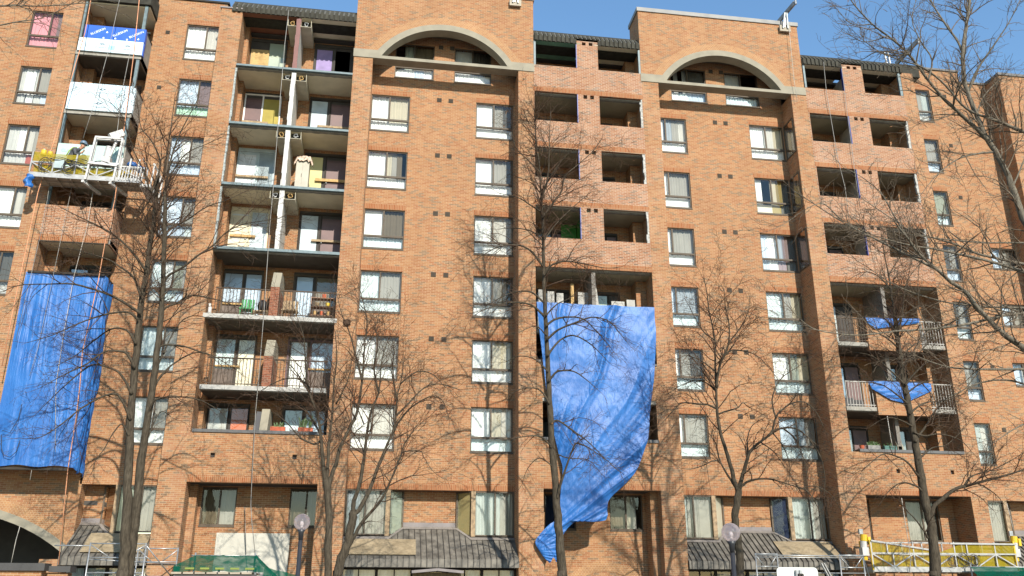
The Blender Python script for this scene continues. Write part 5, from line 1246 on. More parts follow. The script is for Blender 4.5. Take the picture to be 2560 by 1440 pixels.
# ------------------------------------------------------------------ street level
ln_glass = glass_mat('smoky_globe_glass', (0.80, 0.76, 0.78), 0.04)
_nt = ln_glass.node_tree; _o = [n for n in _nt.nodes if n.type == 'OUTPUT_MATERIAL'][0]; _m = _o.inputs[0].links[0].from_node
_d = N(_nt, 'ShaderNodeBsdfTranslucent'); _d.inputs[0].default_value = (0.85, 0.80, 0.82, 1); _x = N(_nt, 'ShaderNodeMixShader'); _x.inputs[0].default_value = 0.42
_nt.links.new(_m.outputs[0], _x.inputs[1]); _nt.links.new(_d.outputs[0], _x.inputs[2]); _nt.links.new(_x.outputs[0], _o.inputs[0])
def lamp(px, py, rpx, Y, pole_px, label):
    c = at(px, py, Y); r = rpx/FPX*(c-CAM).dot(_F)
    t = thing('street_lamp', label, 'street lamp', (c.x, c.y, GZ), 'globe street lamps')
    g = MB().ball(c, r, 28, 18).build('globe', ln_glass, t, True)
    MB().tube([(c.x, c.y, c.z-r*0.95), (c.x, c.y, c.z-r*0.3)], 0.035, 8).ball((c.x, c.y, c.z-r*0.25), 0.05, 10, 8, 1.4).build('bulb', plain('frosted_bulb', (0.75, 0.73, 0.68), 0.4), g, True)
    MB().tube([(c.x, c.y, GZ), (c.x, c.y, GZ+0.25), (c.x, c.y, GZ+0.26), (c.x, c.y, c.z-r-0.22)], [0.10, 0.09, 0.06, 0.05], 14).build('pole', plain('dark_lamp_pole', (0.022, 0.023, 0.027), 0.45), t, True)
    MB().tube([(c.x, c.y, c.z-r-0.22), (c.x, c.y, c.z-r-0.05), (c.x, c.y, c.z-r*0.93)], [0.055, 0.065, 0.10], 14).build('collar', plain('dark_lamp_pole', (0.022, 0.023, 0.027), 0.45), t, True)
lamp(755, 1305, 20.0, -10.0, 0, 'globe street lamp in front of the left recess and green netting')
lamp(1827, 1331, 23.0, -13.0, 0, 'globe street lamp in front of the forked tree trunk near the white sign')
# back of a street sign close to the camera
a, b_ = at(1941, 1418, -25.5), at(2043, 1418, -25.5); zt = a.z; w = b_.x-a.x; hgt = w*1.5; r_ = w*0.09
t = thing('street_sign', 'white rounded street sign seen from behind at the bottom right', 'sign', ((a.x+b_.x)/2, -25.5, GZ))
def rr(x0, x1, z0, z1, r): return [(cx+r*math.cos(q), cz+r*math.sin(q)) for cx, cz, a0 in ((x1-r, z0+r, -90), (x1-r, z1-r, 0), (x0+r, z1-r, 90), (x0+r, z0+r, 180)) for q in [R(a0+18*i) for i in range(6)]]
MB().wall([rr(a.x, b_.x, zt-hgt, zt, r_)], -25.5, -25.495).build('sign_plate', plain('white_sign_enamel', (0.55, 0.55, 0.51), 0.4, var=0.03), t)
cx = (a.x+b_.x)/2+0.0
MB().box(cx-0.022, cx-0.004, -25.53, -25.501, zt-hgt-0.1, zt-0.02).box(cx+0.004, cx+0.022, -25.53, -25.501, zt-hgt-0.1, zt-0.02).box(cx-0.004, cx+0.004, -25.52, -25.501, GZ, zt-0.02).build('post', GALV, t)
MB().box(cx-0.012, cx+0.026, -25.545, -25.531, zt-0.075, zt-0.045).tube([(cx+0.012, -25.56, zt-0.06), (cx+0.012, -25.545, zt-0.06)], 0.009, 8).build('clamp', DARKM, t)
# scaffolding
def scaf(name, label, frames, rails, rad=0.024):
    t = thing(name, label, 'scaffold', (frames[0][0], frames[0][1], GZ))
    for x0, x1, y, zt in frames:
        m = MB().tube([(x0, y, GZ), (x0, y, zt)], rad, 7).tube([(x1, y, GZ), (x1, y, zt)], rad, 7)
        for z in (zt-0.03, zt-0.45, zt-0.9): m.tube([(x0, y, z), (x1, y, z)], rad*0.85, 7)
        m.tube([(x0, y, zt-0.06), (x0+(x1-x0)*0.38, y, zt-0.45)], rad*0.75, 6).tube([(x1, y, zt-0.06), (x1-(x1-x0)*0.38, y, zt-0.45)], rad*0.75, 6)
        m.build('frame', GALV, t, True)
    m = MB()
    for p, q in rails: m.tube([p, q], rad*0.8, 6)
    m.build('brace', GALV, t, True)
yl = -2.0
scaf('scaffold', 'galvanised scaffold tower in front of the small awning behind the double trunk', [(-8.85, -7.18, yl, 1.50), (-7.7, -6.45, yl+1.2, 1.42)], [((-8.85, yl, 0.55), (-7.18, yl, -0.6)), ((-7.18, yl, 0.55), (-8.85, yl, -0.6)), ((-7.18, yl, 1.42), (-6.45, yl+1.2, 0.4)), ((-9.9, yl, 1.40), (-8.85, yl, 1.40)), ((-8.85, yl, 1.0), (-6.45, yl+1.2, 0.9))])
z = 1.31
scaf('scaffold', 'long galvanised scaffold rail in front of the awning under the second arched bay', [(13.2, 14.0, -1.6, 1.38), (16.35, 17.25, -1.6, 1.36)], [((13.15, -1.62, z), (17.3, -1.62, z-0.01)), ((13.15, -1.58, z-0.07), (17.3, -1.58, z-0.07)), ((13.15, -1.6, 0.72), (17.3, -1.6, 0.72)), ((17.25, -1.6, 1.3), (17.7, -1.2, 0.3))])
for dx, lb in ((0, 'leaning aluminium plank behind the scaffold rail, nearer the white sign'), (0.08, 'leaning aluminium plank behind the scaffold rail, farther from the white sign')):
    tag(MB().bar((15.55+dx, -1.75-dx*.4, 1.05), (15.95+dx, -1.75-dx*.4, 0.2), 0.03, 0.1).build('aluminium_plank', ALU), lb, 'plank')
# green netting shelters
def shelter(xa, xb, y0, y1, ze, zr, label, tail=0.8):
    t = thing('netting_shelter', label, 'netting shelter', ((xa+xb)/2, y0, GZ))
    def roof(u, v):
        x = xa-0.45*(1-v)*(1 if u < 0.5 else 0)*(1-u*2 if u < 0.5 else 0)+(xb-xa)*u
        ins = 0.42
        xr = (xa+ins)+(xb-xa-2*ins)*u; xe_ = xa+(xb-xa)*u
        x = xe_+(xr-xe_)*v; y = y0+(y1-y0)*0.5*v
        sag = 0.05*math.sin(u*math.pi*5)**2*math.sin(v*math.pi)
        return (x, y+0.02*noise.noise(Vector((u*20, v*4, 0))), ze+(zr-ze)*v-sag+0.02*noise.noise(Vector((u*14, v*6, 3))))
    m = MB().grid(roof, 40, 8)
    m.grid(lambda u, v: (xb-0.42*v+tail*(1-v)*u*0.9, y0+(y1-y0)*0.5*v+u*(y1-y0)*(1-v)*0.5, ze+(zr-ze)*v-1.0*(1-v)*u-0.05*math.sin(v*3.1+u*5)), 14, 10)
    m.grid(lambda u, v: (xb+tail*0.9*u+0.04*math.sin(u*14), y0+0.1*math.sin(u*9)+u*0.5, (ze-0.02-0.25*u)-1.6*v), 16, 6)
    m.grid(lambda u, v: (xa-0.35*v+0.42*0, y0+u*(y1-y0)*0.5, ze+0.0-1.2*v+(zr-ze)*0.0), 6, 6)
    m.grid(lambda u, v: (xa+(xb-xa)*u, y0-0.01+0.02*math.sin(u*37), ze-0.16*v-0.02*math.sin(u*21)*v), 40, 2)
    m.build('netting', NETG, t, True)
    p = MB()
    for x in (xa+0.42, xb-0.42): p.tube([(x, (y0+y1)/2, GZ), (x, (y0+y1)/2, zr+0.08)], 0.03, 7)
    for x in (xa+0.05, xb-0.25, (xa+xb)/2): p.tube([(x, y0+0.06, GZ), (x, y0+0.06, ze-0.05)], 0.035, 7)
    p.tube([(xa+0.3, (y0+y1)/2, zr-0.01), (xb-0.3, (y0+y1)/2, zr-0.01)], 0.02, 6)
    p.build('post', GALV, t, True)
    q = MB(); n = 7
    for i in range(n):
        x = xa+0.1+(xb-xa-0.6)*i/(n-1); q.box(x-0.15, x+0.15, y0-0.02, y1, ze-0.235, ze-0.175)
    q.build('plank_end', plain('sawn_plank', (0.30, 0.25, 0.19), 0.85, var=0.2), t)
    MB().box(xa+0.05, xb-0.2, y0+0.02, y0+0.09, ze-0.36, ze-0.24).box(xa, xb-0.3, y1-0.1, y1-0.05, GZ, ze-0.36).build('fascia', DARKIN, t)
    q = MB()
    for i in range(5): q.box(xa+0.35+i*0.45, xa+0.62+i*0.45, y0-0.05, y0-0.045, ze-0.10, ze-0.045)
    q.build('yellow_tag', plain('lime_tag', (0.16, 0.20, 0.03), 0.7), t)
shelter(-6.15, -3.45, -2.6, -0.6, 0.80, 1.16, 'green netting shelter with plank roof in front of the left recess', 1.25)
shelter(21.2, 27.5, -2.2, -0.4, 0.62, 0.98, 'green netting shelter below the parked swing stage at the bottom right corner', 0.3)
# low brick wall with a dark metal coping at the lower left corner
t = thing('garden_wall', 'low brick wall with dark metal coping at the lower left corner', 'wall', (-11.5, -2.0, GZ))
MB().box(-16, -10.15, -2.0, -1.6, GZ, 0.65).box(-10.15, -9.5, -1.6, -1.2, GZ, 0.6).build('brick_face', BRICK, t)
MB().box(-16, -10.05, -2.1, -1.5, 0.65, 0.87).box(-10.05, -9.42, -1.7, -1.1, 0.62, 0.80).build('coping', plain('dark_coping', (0.045, 0.043, 0.041), 0.7), t)
o = MB().box(-9.1, -9.08, 0.2, 0.5, 0, 1) if False else None
# leaf litter is not visible; ground, street and pavement below the frame
def struct(name, mb, mat): o = mb.build(name, mat); o['kind'] = 'structure'; return o
GR = plain('bounce_toned_ground', (0.22, 0.205, 0.17), 0.95, var=0.4, scale=6)  # unseen ground, tone set for the light it bounces onto the ceilings
struct('ground', MB().quad((-400, -500, GZ-0.01), (400, -500, GZ-0.01), (400, 300, GZ-0.01), (-400, 300, GZ-0.01)), GR)
struct('pavement', MB().box(-60, 60, -24.4, -22.0, GZ-0.1, GZ+0.1), plain('pavement_concrete', (0.32, 0.31, 0.29), 0.9))
struct('road', MB().quad((-200, -40, GZ-0.002), (200, -40, GZ-0.002), (200, -24.5, GZ-0.002), (-200, -24.5, GZ-0.002)), plain('asphalt', (0.05, 0.05, 0.052), 0.9))
# ------------------------------------------------------------------ bare trees
def bark_mat(name, c0, c1):
    m, nt, b = new_mat(name); b.inputs['Roughness'].default_value = 0.95; b.inputs['Specular IOR Level'].default_value = 0.15
    g = N(nt, 'ShaderNodeNewGeometry'); mp = N(nt, 'ShaderNodeMapping'); mp.inputs['Scale'].default_value = (14, 14, 2.6)
    nt.links.new(g.outputs['Position'], mp.inputs[0])
    nz = N(nt, 'ShaderNodeTexNoise'); nz.inputs['Scale'].default_value = 1.6; nz.inputs['Detail'].default_value = 7; nz.inputs['Roughness'].default_value = 0.65
    nt.links.new(mp.outputs[0], nz.inputs['Vector'])
    r = ramp(nt, [(0.32, c0), (0.6, c1), (0.85, tuple(min(1, c*1.7) for c in c1))]); nt.links.new(nz.outputs['Fac'], r.inputs[0]); nt.links.new(r.outputs[0], b.inputs['Base Color'])
    bp = N(nt, 'ShaderNodeBump'); bp.inputs['Strength'].default_value = 0.8; bp.inputs['Distance'].default_value = 0.03
    nt.links.new(nz.outputs['Fac'], bp.inputs['Height']); nt.links.new(bp.outputs[0], b.inputs['Normal'])
    return m
BARK = bark_mat('linden_bark', (0.024, 0.019, 0.013), (0.070, 0.057, 0.040))
BARKP = bark_mat('pale_maple_bark', (0.062, 0.053, 0.040), (0.155, 0.135, 0.102))
TWIG = plain('dark_twig_bark', (0.072, 0.046, 0.031), 0.95, var=0.3, spec=0.1)
TWIGP = plain('pale_twig_bark', (0.135, 0.105, 0.075), 0.9, var=0.3, spec=0.1)
DRY = plain('dry_brown_leaf', (0.26, 0.11, 0.035), 0.85, var=0.3, scale=30)

def smooth(P, n=4):
    """Catmull-Rom through the points (vector, radius)"""
    out = []
    for i in range(len(P)-1):
        p0, p1, p2, p3 = P[max(i-1, 0)], P[i], P[i+1], P[min(i+2, len(P)-1)]
        for k in range(n):
            f = k/n
            v = 0.5*((2*p1[0])+(p2[0]-p0[0])*f+(2*p0[0]-5*p1[0]+4*p2[0]-p3[0])*f*f+(3*p1[0]-p0[0]-3*p2[0]+p3[0])*f**3)
            out.append((v, p1[1]+(p2[1]-p1[1])*f))
    out.append(P[-1]); return out

class Tree:
    def __init__(self, name, label, Y, seed, bark, twig, droop=0.5, dens=1.0, group=None, tsc=1.0, leaves=0):
        self.Y, self.rg, self.bark, self.twig, self.droop, self.dens, self.tsc = Y, random.Random(seed), bark, twig, droop, dens, tsc
        self.trunk, self.tw, self.lf = MB(), MB(), MB(); self.name, self.label, self.group, self.nl = name, label, group, leaves
        self.tips = []
    def px(self, x, y, dy=0): return at(x, y, self.Y+dy)
    def mpp(self, p): return (p-CAM).dot(_F)/FPX            # metres per pixel at a point
    def limb(self, pts, w0, w1, d0=0.0, d1=None, twigs=True, n=None, lvl=0, t0=0.12, spread=1.0):
        """pts: pixel polyline, w: pixel widths at both ends, d: offset towards (-) or away from the camera"""
        if d1 is None: d1 = d0+self.rg.uniform(-1.3, 1.3)*spread
        k = len(pts); P = []
        L = [0]
        for a, b in zip(pts, pts[1:]): L.append(L[-1]+math.hypot(b[0]-a[0], b[1]-a[1]))
        for i, (x, y) in enumerate(pts):
            f = L[i]/L[-1]; v = self.px(x, y, d0+(d1-d0)*f); P.append((v, 0.41*(w0+(w1-w0)*f**0.8)*self.mpp(v)))
        S = smooth(P, 4); rg = self.rg
        q = []
        for i, (v, r) in enumerate(S):
            j = r*0.16; q.append((v+Vector((rg.uniform(-j, j), rg.uniform(-j, j), rg.uniform(-j, j)))*(0 if i == 0 else 1), r*rg.uniform(0.94, 1.08)))
        self.trunk.tube([v for v, r in q], [r for v, r in q], 10 if w0 > 14 else (7 if w0 > 6 else 5))
        if twigs: self.spawn(q, 1, t0)
        return q
    def spawn(self, q, lvl, t0=0.1):
        rg = self.rg
        ln = [0]
        for a, b in zip(q, q[1:]): ln.append(ln[-1]+(b[0]-a[0]).length)
        L = ln[-1]
        if L < 0.12: return
        per = {1: 4.0, 2: 5.0, 3: 5.4}[lvl]*self.dens
        n = max(2 if lvl < 3 else 1, int(L*per+rg.random()))
        for _ in range(n):
            t = t0+(1-t0)*rg.random()**(0.8); s = t*L
            i = 0
            while i < len(ln)-2 and ln[i+1] < s: i += 1
            f = (s-ln[i])/max(1e-6, ln[i+1]-ln[i]); p = q[i][0].lerp(q[i+1][0], f); r = q[i][1]+(q[i+1][1]-q[i][1])*f
            d = (q[i+1][0]-q[i][0]).normalized()
            ax = d.orthogonal().normalized(); ax.rotate(Matrix.Rotation(rg.uniform(0, 6.283), 3, d))
            c = d.copy(); c.rotate(Matrix.Rotation(R(rg.uniform(28, 68)), 3, ax))
            if lvl == 1: cl = min(2.6, max(0.6, L*0.5))*rg.uniform(0.35, 1.0)*(1.2-0.5*t)
            elif lvl == 2: cl = max(0.22, min(0.95, L*0.5))*rg.uniform(0.4, 1.0)
            else: cl = rg.uniform(0.12, 0.36)
            cl *= self.tsc
            self.twigline(p, c, cl, min(r*0.62, (0.020, 0.011, 0.0075)[lvl-1]), lvl)
        # continue past the tip
        self.twigline(q[-1][0], (q[-1][0]-q[-2][0]).normalized(), (0.7, 0.4, 0.2)[lvl-1], min(q[-1][1], 0.010), min(3, lvl+1))
    def twigline(self, p, d, L, r, lvl):
        rg = self.rg; n = 5 if lvl < 3 else 3; q = [(p, r)]; st = L/n; d = d.copy()
        rmin = 0.0038
        for i in range(n):
            j = 0.24 if lvl < 3 else 0.34
            d = d+Vector((rg.uniform(-j, j), rg.uniform(-j, j), rg.uniform(-j, j)))
            d.z += (0.16 if i < 2 else -0.20*self.droop) if lvl < 3 else -0.12*self.droop+0.06
            d.normalize(); p = p+d*st; q.append((p, max(rmin, r*(1-0.72*(i+1)/n))))
        self.tw.tube([v for v, _ in q], [x for _, x in q], 4 if lvl == 1 else 3, cap=False)
        if lvl < 3: self.spawn(q, lvl+1, 0.15)
        elif self.nl and rg.random() < self.nl: self.leaf(p)
    def leaf(self, p):
        rg = self.rg; s = rg.uniform(0.03, 0.055); a = Vector((rg.uniform(-1, 1), rg.uniform(-1, 1), rg.uniform(-1, .2))).normalized(); b = a.orthogonal().normalized()
        self.lf.quad(p, p+a*s+b*s*0.5, p+a*s*2, p+a*s-b*s*0.5)
    def done(self, base, sub=None):
        t = thing(self.name, self.label, 'tree', base, self.group)
        tr = self.trunk.build('trunk', self.bark, t, True)
        self.tw.build('crown', self.twig, t, True)
        if self.lf.f: self.lf.build('dry_leaves', DRY, t)
        return t
GRP = 'bare street trees in front of the building'
YT = -4.5
def base_of(x, y, Y=YT): p = at(x, y, Y); return (p.x, p.y, GZ)
def root(T, x, y, w):
    """carry a trunk from the bottom of the frame down to the ground"""
    p = T.px(x, y); r = 0.41*w*T.mpp(p)
    T.trunk.tube([Vector((p.x, p.y, GZ-0.1)), Vector((p.x, p.y, GZ+0.25)), Vector((p.x, p.y, (GZ+p.z)/2)), p+Vector((0, 0, 0.15))], [r*1.5, r*1.15, r*1.04, r], 12)

# double trunk at the left
T = Tree('bare_tree', 'tall bare tree with a double trunk in front of the left balconies', YT, 11, BARK, TWIG, 0.5, 0.85, GRP)
root(T, 306, 1440, 36)
T.limb([(306, 1445), (313, 1370), (317, 1280), (321, 1150), (331, 1000), (341, 880), (352, 770), (367, 670), (379, 590), (388, 520), (394, 440)], 34, 11, 0, 0.3, True, t0=0.6)
T.limb([(318, 1445), (330, 1370), (339, 1290), (350, 1180), (366, 1060), (384, 950), (399, 820), (407, 713), (411, 600), (413, 480)], 32, 11, 0.25, -0.3, True, t0=0.6)
for p, w0, w1, d in (([(394, 440), (377, 480), (363, 433), (337, 383), (320, 333), (310, 300), (283, 263), (250, 243)], 7, 1.5, -1.0), ([(394, 445), (400, 400), (377, 350), (353, 320), (345, 270), (333, 233)], 7, 1.5, 0.8),
        ([(413, 485), (423, 417), (443, 350), (467, 300), (493, 250), (500, 217)], 8, 1.5, -0.5), ([(413, 490), (430, 433), (467, 383), (517, 360), (560, 340)], 6, 1.5, 1.0), ([(410, 440), (418, 380), (430, 300), (438, 235)], 8, 1.5, 0.2),
        ([(352, 785), (325, 765), (287, 743), (233, 723), (180, 710), (117, 710), (50, 713), (8, 728)], 10, 2, -1.0), ([(364, 675), (333, 633), (293, 593), (250, 567), (200, 543), (150, 518)], 9, 2, -0.6), ([(352, 740), (333, 693), (300, 667), (273, 650), (233, 637), (183, 623), (127, 617)], 8, 1.6, 0.5),
        ([(345, 800), (325, 782), (300, 780), (260, 787), (200, 807), (133, 837), (67, 857)], 8, 1.6, -1.4), ([(340, 860), (325, 833), (307, 822), (277, 823), (233, 853), (187, 890), (140, 915)], 8, 1.6, 0.6), ([(336, 920), (320, 888), (300, 878), (260, 880), (217, 910), (160, 937), (100, 970)], 9, 1.6, -0.8),
        ([(330, 985), (305, 940), (283, 923), (233, 912), (190, 940), (140, 985), (95, 1030)], 9, 1.6, -0.2), ([(326, 1050), (310, 1010), (290, 985), (253, 993), (200, 1023), (150, 1063), (100, 1093), (43, 1097)], 9, 1.6, -1.2), ([(322, 1090), (305, 1060), (283, 1083), (260, 1123), (240, 1150), (230, 1180)], 6, 1.4, -0.3),
        ([(405, 735), (417, 693), (460, 667), (493, 640), (533, 613), (567, 580), (610, 560), (660, 552), (700, 545)], 9, 1.6, -0.9), ([(400, 810), (410, 773), (443, 757), (473, 740), (507, 742), (567, 757), (617, 782)], 9, 1.6, 0.2), ([(409, 640), (417, 580), (467, 550), (517, 517), (567, 500), (610, 480)], 8, 1.6, 0.9),
        ([(390, 905), (400, 867), (447, 863), (493, 877), (533, 890), (583, 920)], 8, 1.6, -0.5), ([(380, 985), (397, 947), (433, 910), (483, 883), (520, 887), (555, 915)], 9, 1.6, 0.4), ([(368, 1040), (385, 1003), (417, 993), (467, 993), (507, 1003), (547, 1025)], 8, 1.6, -1.0),
        ([(355, 1140), (372, 1090), (400, 1030), (425, 1040)], 6, 1.5, 0.3), ([(395, 470), (360, 520), (330, 560)], 5, 1.4, 0.4), ([(360, 720), (390, 650), (440, 600), (480, 560)], 6, 1.4, 1.0), ([(388, 930), (440, 820), (480, 790), (530, 800), (560, 830)], 6, 1.4, 1.2)):
    T.limb(p, w0, w1, 0, d)
T.done(base_of(312, 1440))

# forked, many stemmed tree
T = Tree('bare_tree', 'bare tree with many upright stems forking low, beside the first globe lamp', YT-0.3, 23, BARK, TWIG, 0.55, 0.95, GRP)
root(T, 820, 1440, 24); root(T, 842, 1440, 26)
T.limb([(820, 1445), (822, 1330), (820, 1260), (816, 1200)], 24, 20, 0, 0, False); T.limb([(841, 1445), (855, 1395), (870, 1355), (879, 1310), (884, 1280)], 28, 24, -0.3, -0.3, False)
for p, w0, w1, d0, d in (([(816, 1215), (808, 1160), (802, 1093), (795, 1043), (773, 980), (764, 915), (760, 847), (745, 800)], 14, 2, 0, -0.5), ([(817, 1220), (820, 1147), (823, 1100), (830, 1043), (835, 960), (842, 900), (838, 830)], 12, 2, 0, 0.5), ([(820, 1225), (828, 1190), (840, 1160), (850, 1120), (867, 1083), (890, 1037), (902, 975), (907, 930), (913, 847), (917, 797), (897, 713)], 14, 2, 0, 0.2),
        ([(803, 1100), (785, 1110), (752, 1095), (720, 1060), (690, 1035)], 8, 1.6, 0, -0.8), ([(884, 1285), (885, 1253), (900, 1207), (910, 1147), (917, 1087), (927, 1030), (947, 980), (955, 900), (970, 850)], 15, 2, -0.3, -0.8), ([(884, 1285), (897, 1275), (923, 1227), (943, 1173), (967, 1113), (987, 1063), (993, 993), (1003, 950), (1010, 900)], 15, 2, -0.3, 0.4),
        ([(872, 1365), (883, 1345), (910, 1300), (953, 1250), (980, 1193), (1000, 1143), (1013, 1107), (1047, 1057)], 13, 2.5, -0.3, -1.2), ([(983, 1080), (1000, 1050), (1030, 1017), (1080, 990), (1107, 1003), (1122, 1045)], 8, 1.6, 0.2, -0.6), ([(990, 1040), (1020, 1010), (1060, 970), (1100, 960), (1150, 975)], 7, 1.6, 0.2, 1.0),
        ([(1000, 1150), (1008, 1130), (1050, 1128), (1058, 1140), (1080, 1175), (1105, 1195)], 4, 1.2, -0.9, -1.0), ([(905, 950), (887, 880), (873, 830), (853, 780), (842, 735)], 8, 1.5, 0, 0.8), ([(947, 985), (935, 920), (945, 860), (935, 800)], 7, 1.5, -0.6, -0.6), ([(993, 1000), (980, 930), (985, 880), (975, 830)], 7, 1.5, 0, 0.4),
        ([(775, 985), (740, 930), (715, 905), (690, 900)], 6, 1.5, 0, 0.6), ([(770, 960), (735, 945), (690, 955), (640, 985)], 6, 1.5, 0, -0.9), ([(840, 1010), (870, 950), (880, 900)], 6, 1.5, 0, -0.5), ([(910, 1060), (885, 1000), (870, 960)], 5, 1.4, 0, 0.9), ([(1000, 960), (1040, 930), (1080, 935), (1110, 965)], 6, 1.5, 0.2, 0.2), ([(800, 1085), (775, 1040), (750, 1010), (720, 990)], 6, 1.5, 0, 0.8)):
    T.limb(p, w0, w1, d0, d)
T.done(base_of(830, 1440, YT-0.3))
nb = MB(); rg = random.Random(4); c0 = at(867, 807, YT-0.3+0.1)
for i in range(60):
    a = rg.uniform(0, 6.28); r = rg.uniform(0.05, 0.14); nb.tube([c0+Vector((r*math.cos(a), r*math.sin(a), rg.uniform(-.12, .12))), c0+Vector((r*math.cos(a+1.2), r*math.sin(a+1.2), rg.uniform(-.12, .12)))], 0.012, 4)
tag(nb.ball(c0, 0.10, 10, 8, 1.3).build('bird_nest', TWIG), 'small dark twig nest at the top of the many stemmed tree', 'nest')

# single straight trunk before the big tarpaulin
T = Tree('bare_tree', 'bare tree with one straight trunk in front of the large loose tarpaulin', -4.3, 37, BARK, TWIG, 0.7, 1.0, GRP, leaves=0.012)
root(T, 1405, 1440, 30)
T.limb([(1406, 1445), (1398, 1340), (1391, 1240), (1381, 1130), (1374, 1000), (1368, 880), (1362, 760), (1359, 660), (1357, 560), (1352, 470), (1348, 410), (1340, 350), (1337, 285)], 30, 3, 0, 0.3, True, t0=0.55)
for p, w0, w1, d in (([(1360, 790), (1333, 765), (1307, 757), (1267, 757), (1223, 770), (1180, 783)], 8, 1.6, -0.7), ([(1358, 755), (1327, 730), (1287, 730), (1253, 743), (1213, 767)], 7, 1.5, 0.6), ([(1356, 665), (1330, 630), (1297, 613), (1247, 617), (1203, 640), (1173, 657)], 8, 1.6, -0.4), ([(1355, 600), (1327, 577), (1280, 570), (1247, 573)], 6, 1.5, 0.8), ([(1353, 530), (1327, 513), (1293, 493), (1247, 483)], 6, 1.5, -0.7),
        ([(1364, 790), (1393, 760), (1425, 745), (1450, 720)], 6, 1.5, 0.3), ([(1359, 690), (1375, 665), (1413, 653), (1463, 660), (1513, 670), (1553, 667)], 7, 1.5, -0.9), ([(1365, 815), (1385, 800), (1413, 793), (1457, 797), (1493, 830), (1527, 870)], 8, 1.5, 0.4), ([(1367, 850), (1395, 825), (1430, 810), (1480, 793), (1523, 803), (1547, 830), (1573, 862)], 8, 1.5, -1.2), ([(1369, 890), (1390, 860), (1413, 843), (1440, 840), (1480, 863), (1523, 907)], 8, 1.5, 0.6),
        ([(1371, 955), (1385, 935), (1400, 927), (1433, 928), (1463, 947), (1495, 975)], 8, 1.5, -0.7), ([(1376, 1060), (1395, 1052), (1433, 1077), (1473, 1107), (1513, 1147), (1547, 1177)], 7, 1.5, -0.3), ([(1391, 1250), (1403, 1205), (1417, 1163), (1433, 1120), (1443, 1108), (1473, 1120), (1515, 1150)], 10, 2, -1.0), ([(1379, 1120), (1370, 1107), (1347, 1090), (1307, 1092), (1262, 1100)], 7, 1.5, -0.3), ([(1374, 1010), (1355, 980), (1333, 970), (1295, 975), (1260, 1000)], 7, 1.5, 0.5),
        ([(1355, 545), (1390, 497), (1403, 480), (1413, 440), (1447, 410), (1480, 380), (1503, 350)], 7, 1.5, 0.7), ([(1353, 500), (1370, 440), (1373, 350), (1377, 277)], 7, 1.5, -0.5), ([(1349, 430), (1320, 400), (1290, 370), (1280, 330)], 5, 1.4, 0.3), ([(1360, 600), (1390, 560), (1430, 520), (1465, 490)], 6, 1.5, 1.0), ([(1352, 480), (1405, 400), (1440, 370)], 5, 1.4, -0.8),
        ([(1370, 930), (1340, 900), (1300, 890), (1265, 905)], 6, 1.4, 0.9), ([(1366, 840), (1340, 815), (1300, 830)], 5, 1.4, -0.9), ([(1380, 1130), (1420, 1145), (1470, 1150), (1500, 1180)], 5, 1.4, 0.8), ([(1385, 1170), (1350, 1145), (1320, 1170), (1305, 1210)], 5, 1.3, 0.3)):
    T.limb(p, w0, w1, 0, d)
T.done(base_of(1405, 1440, -4.3))

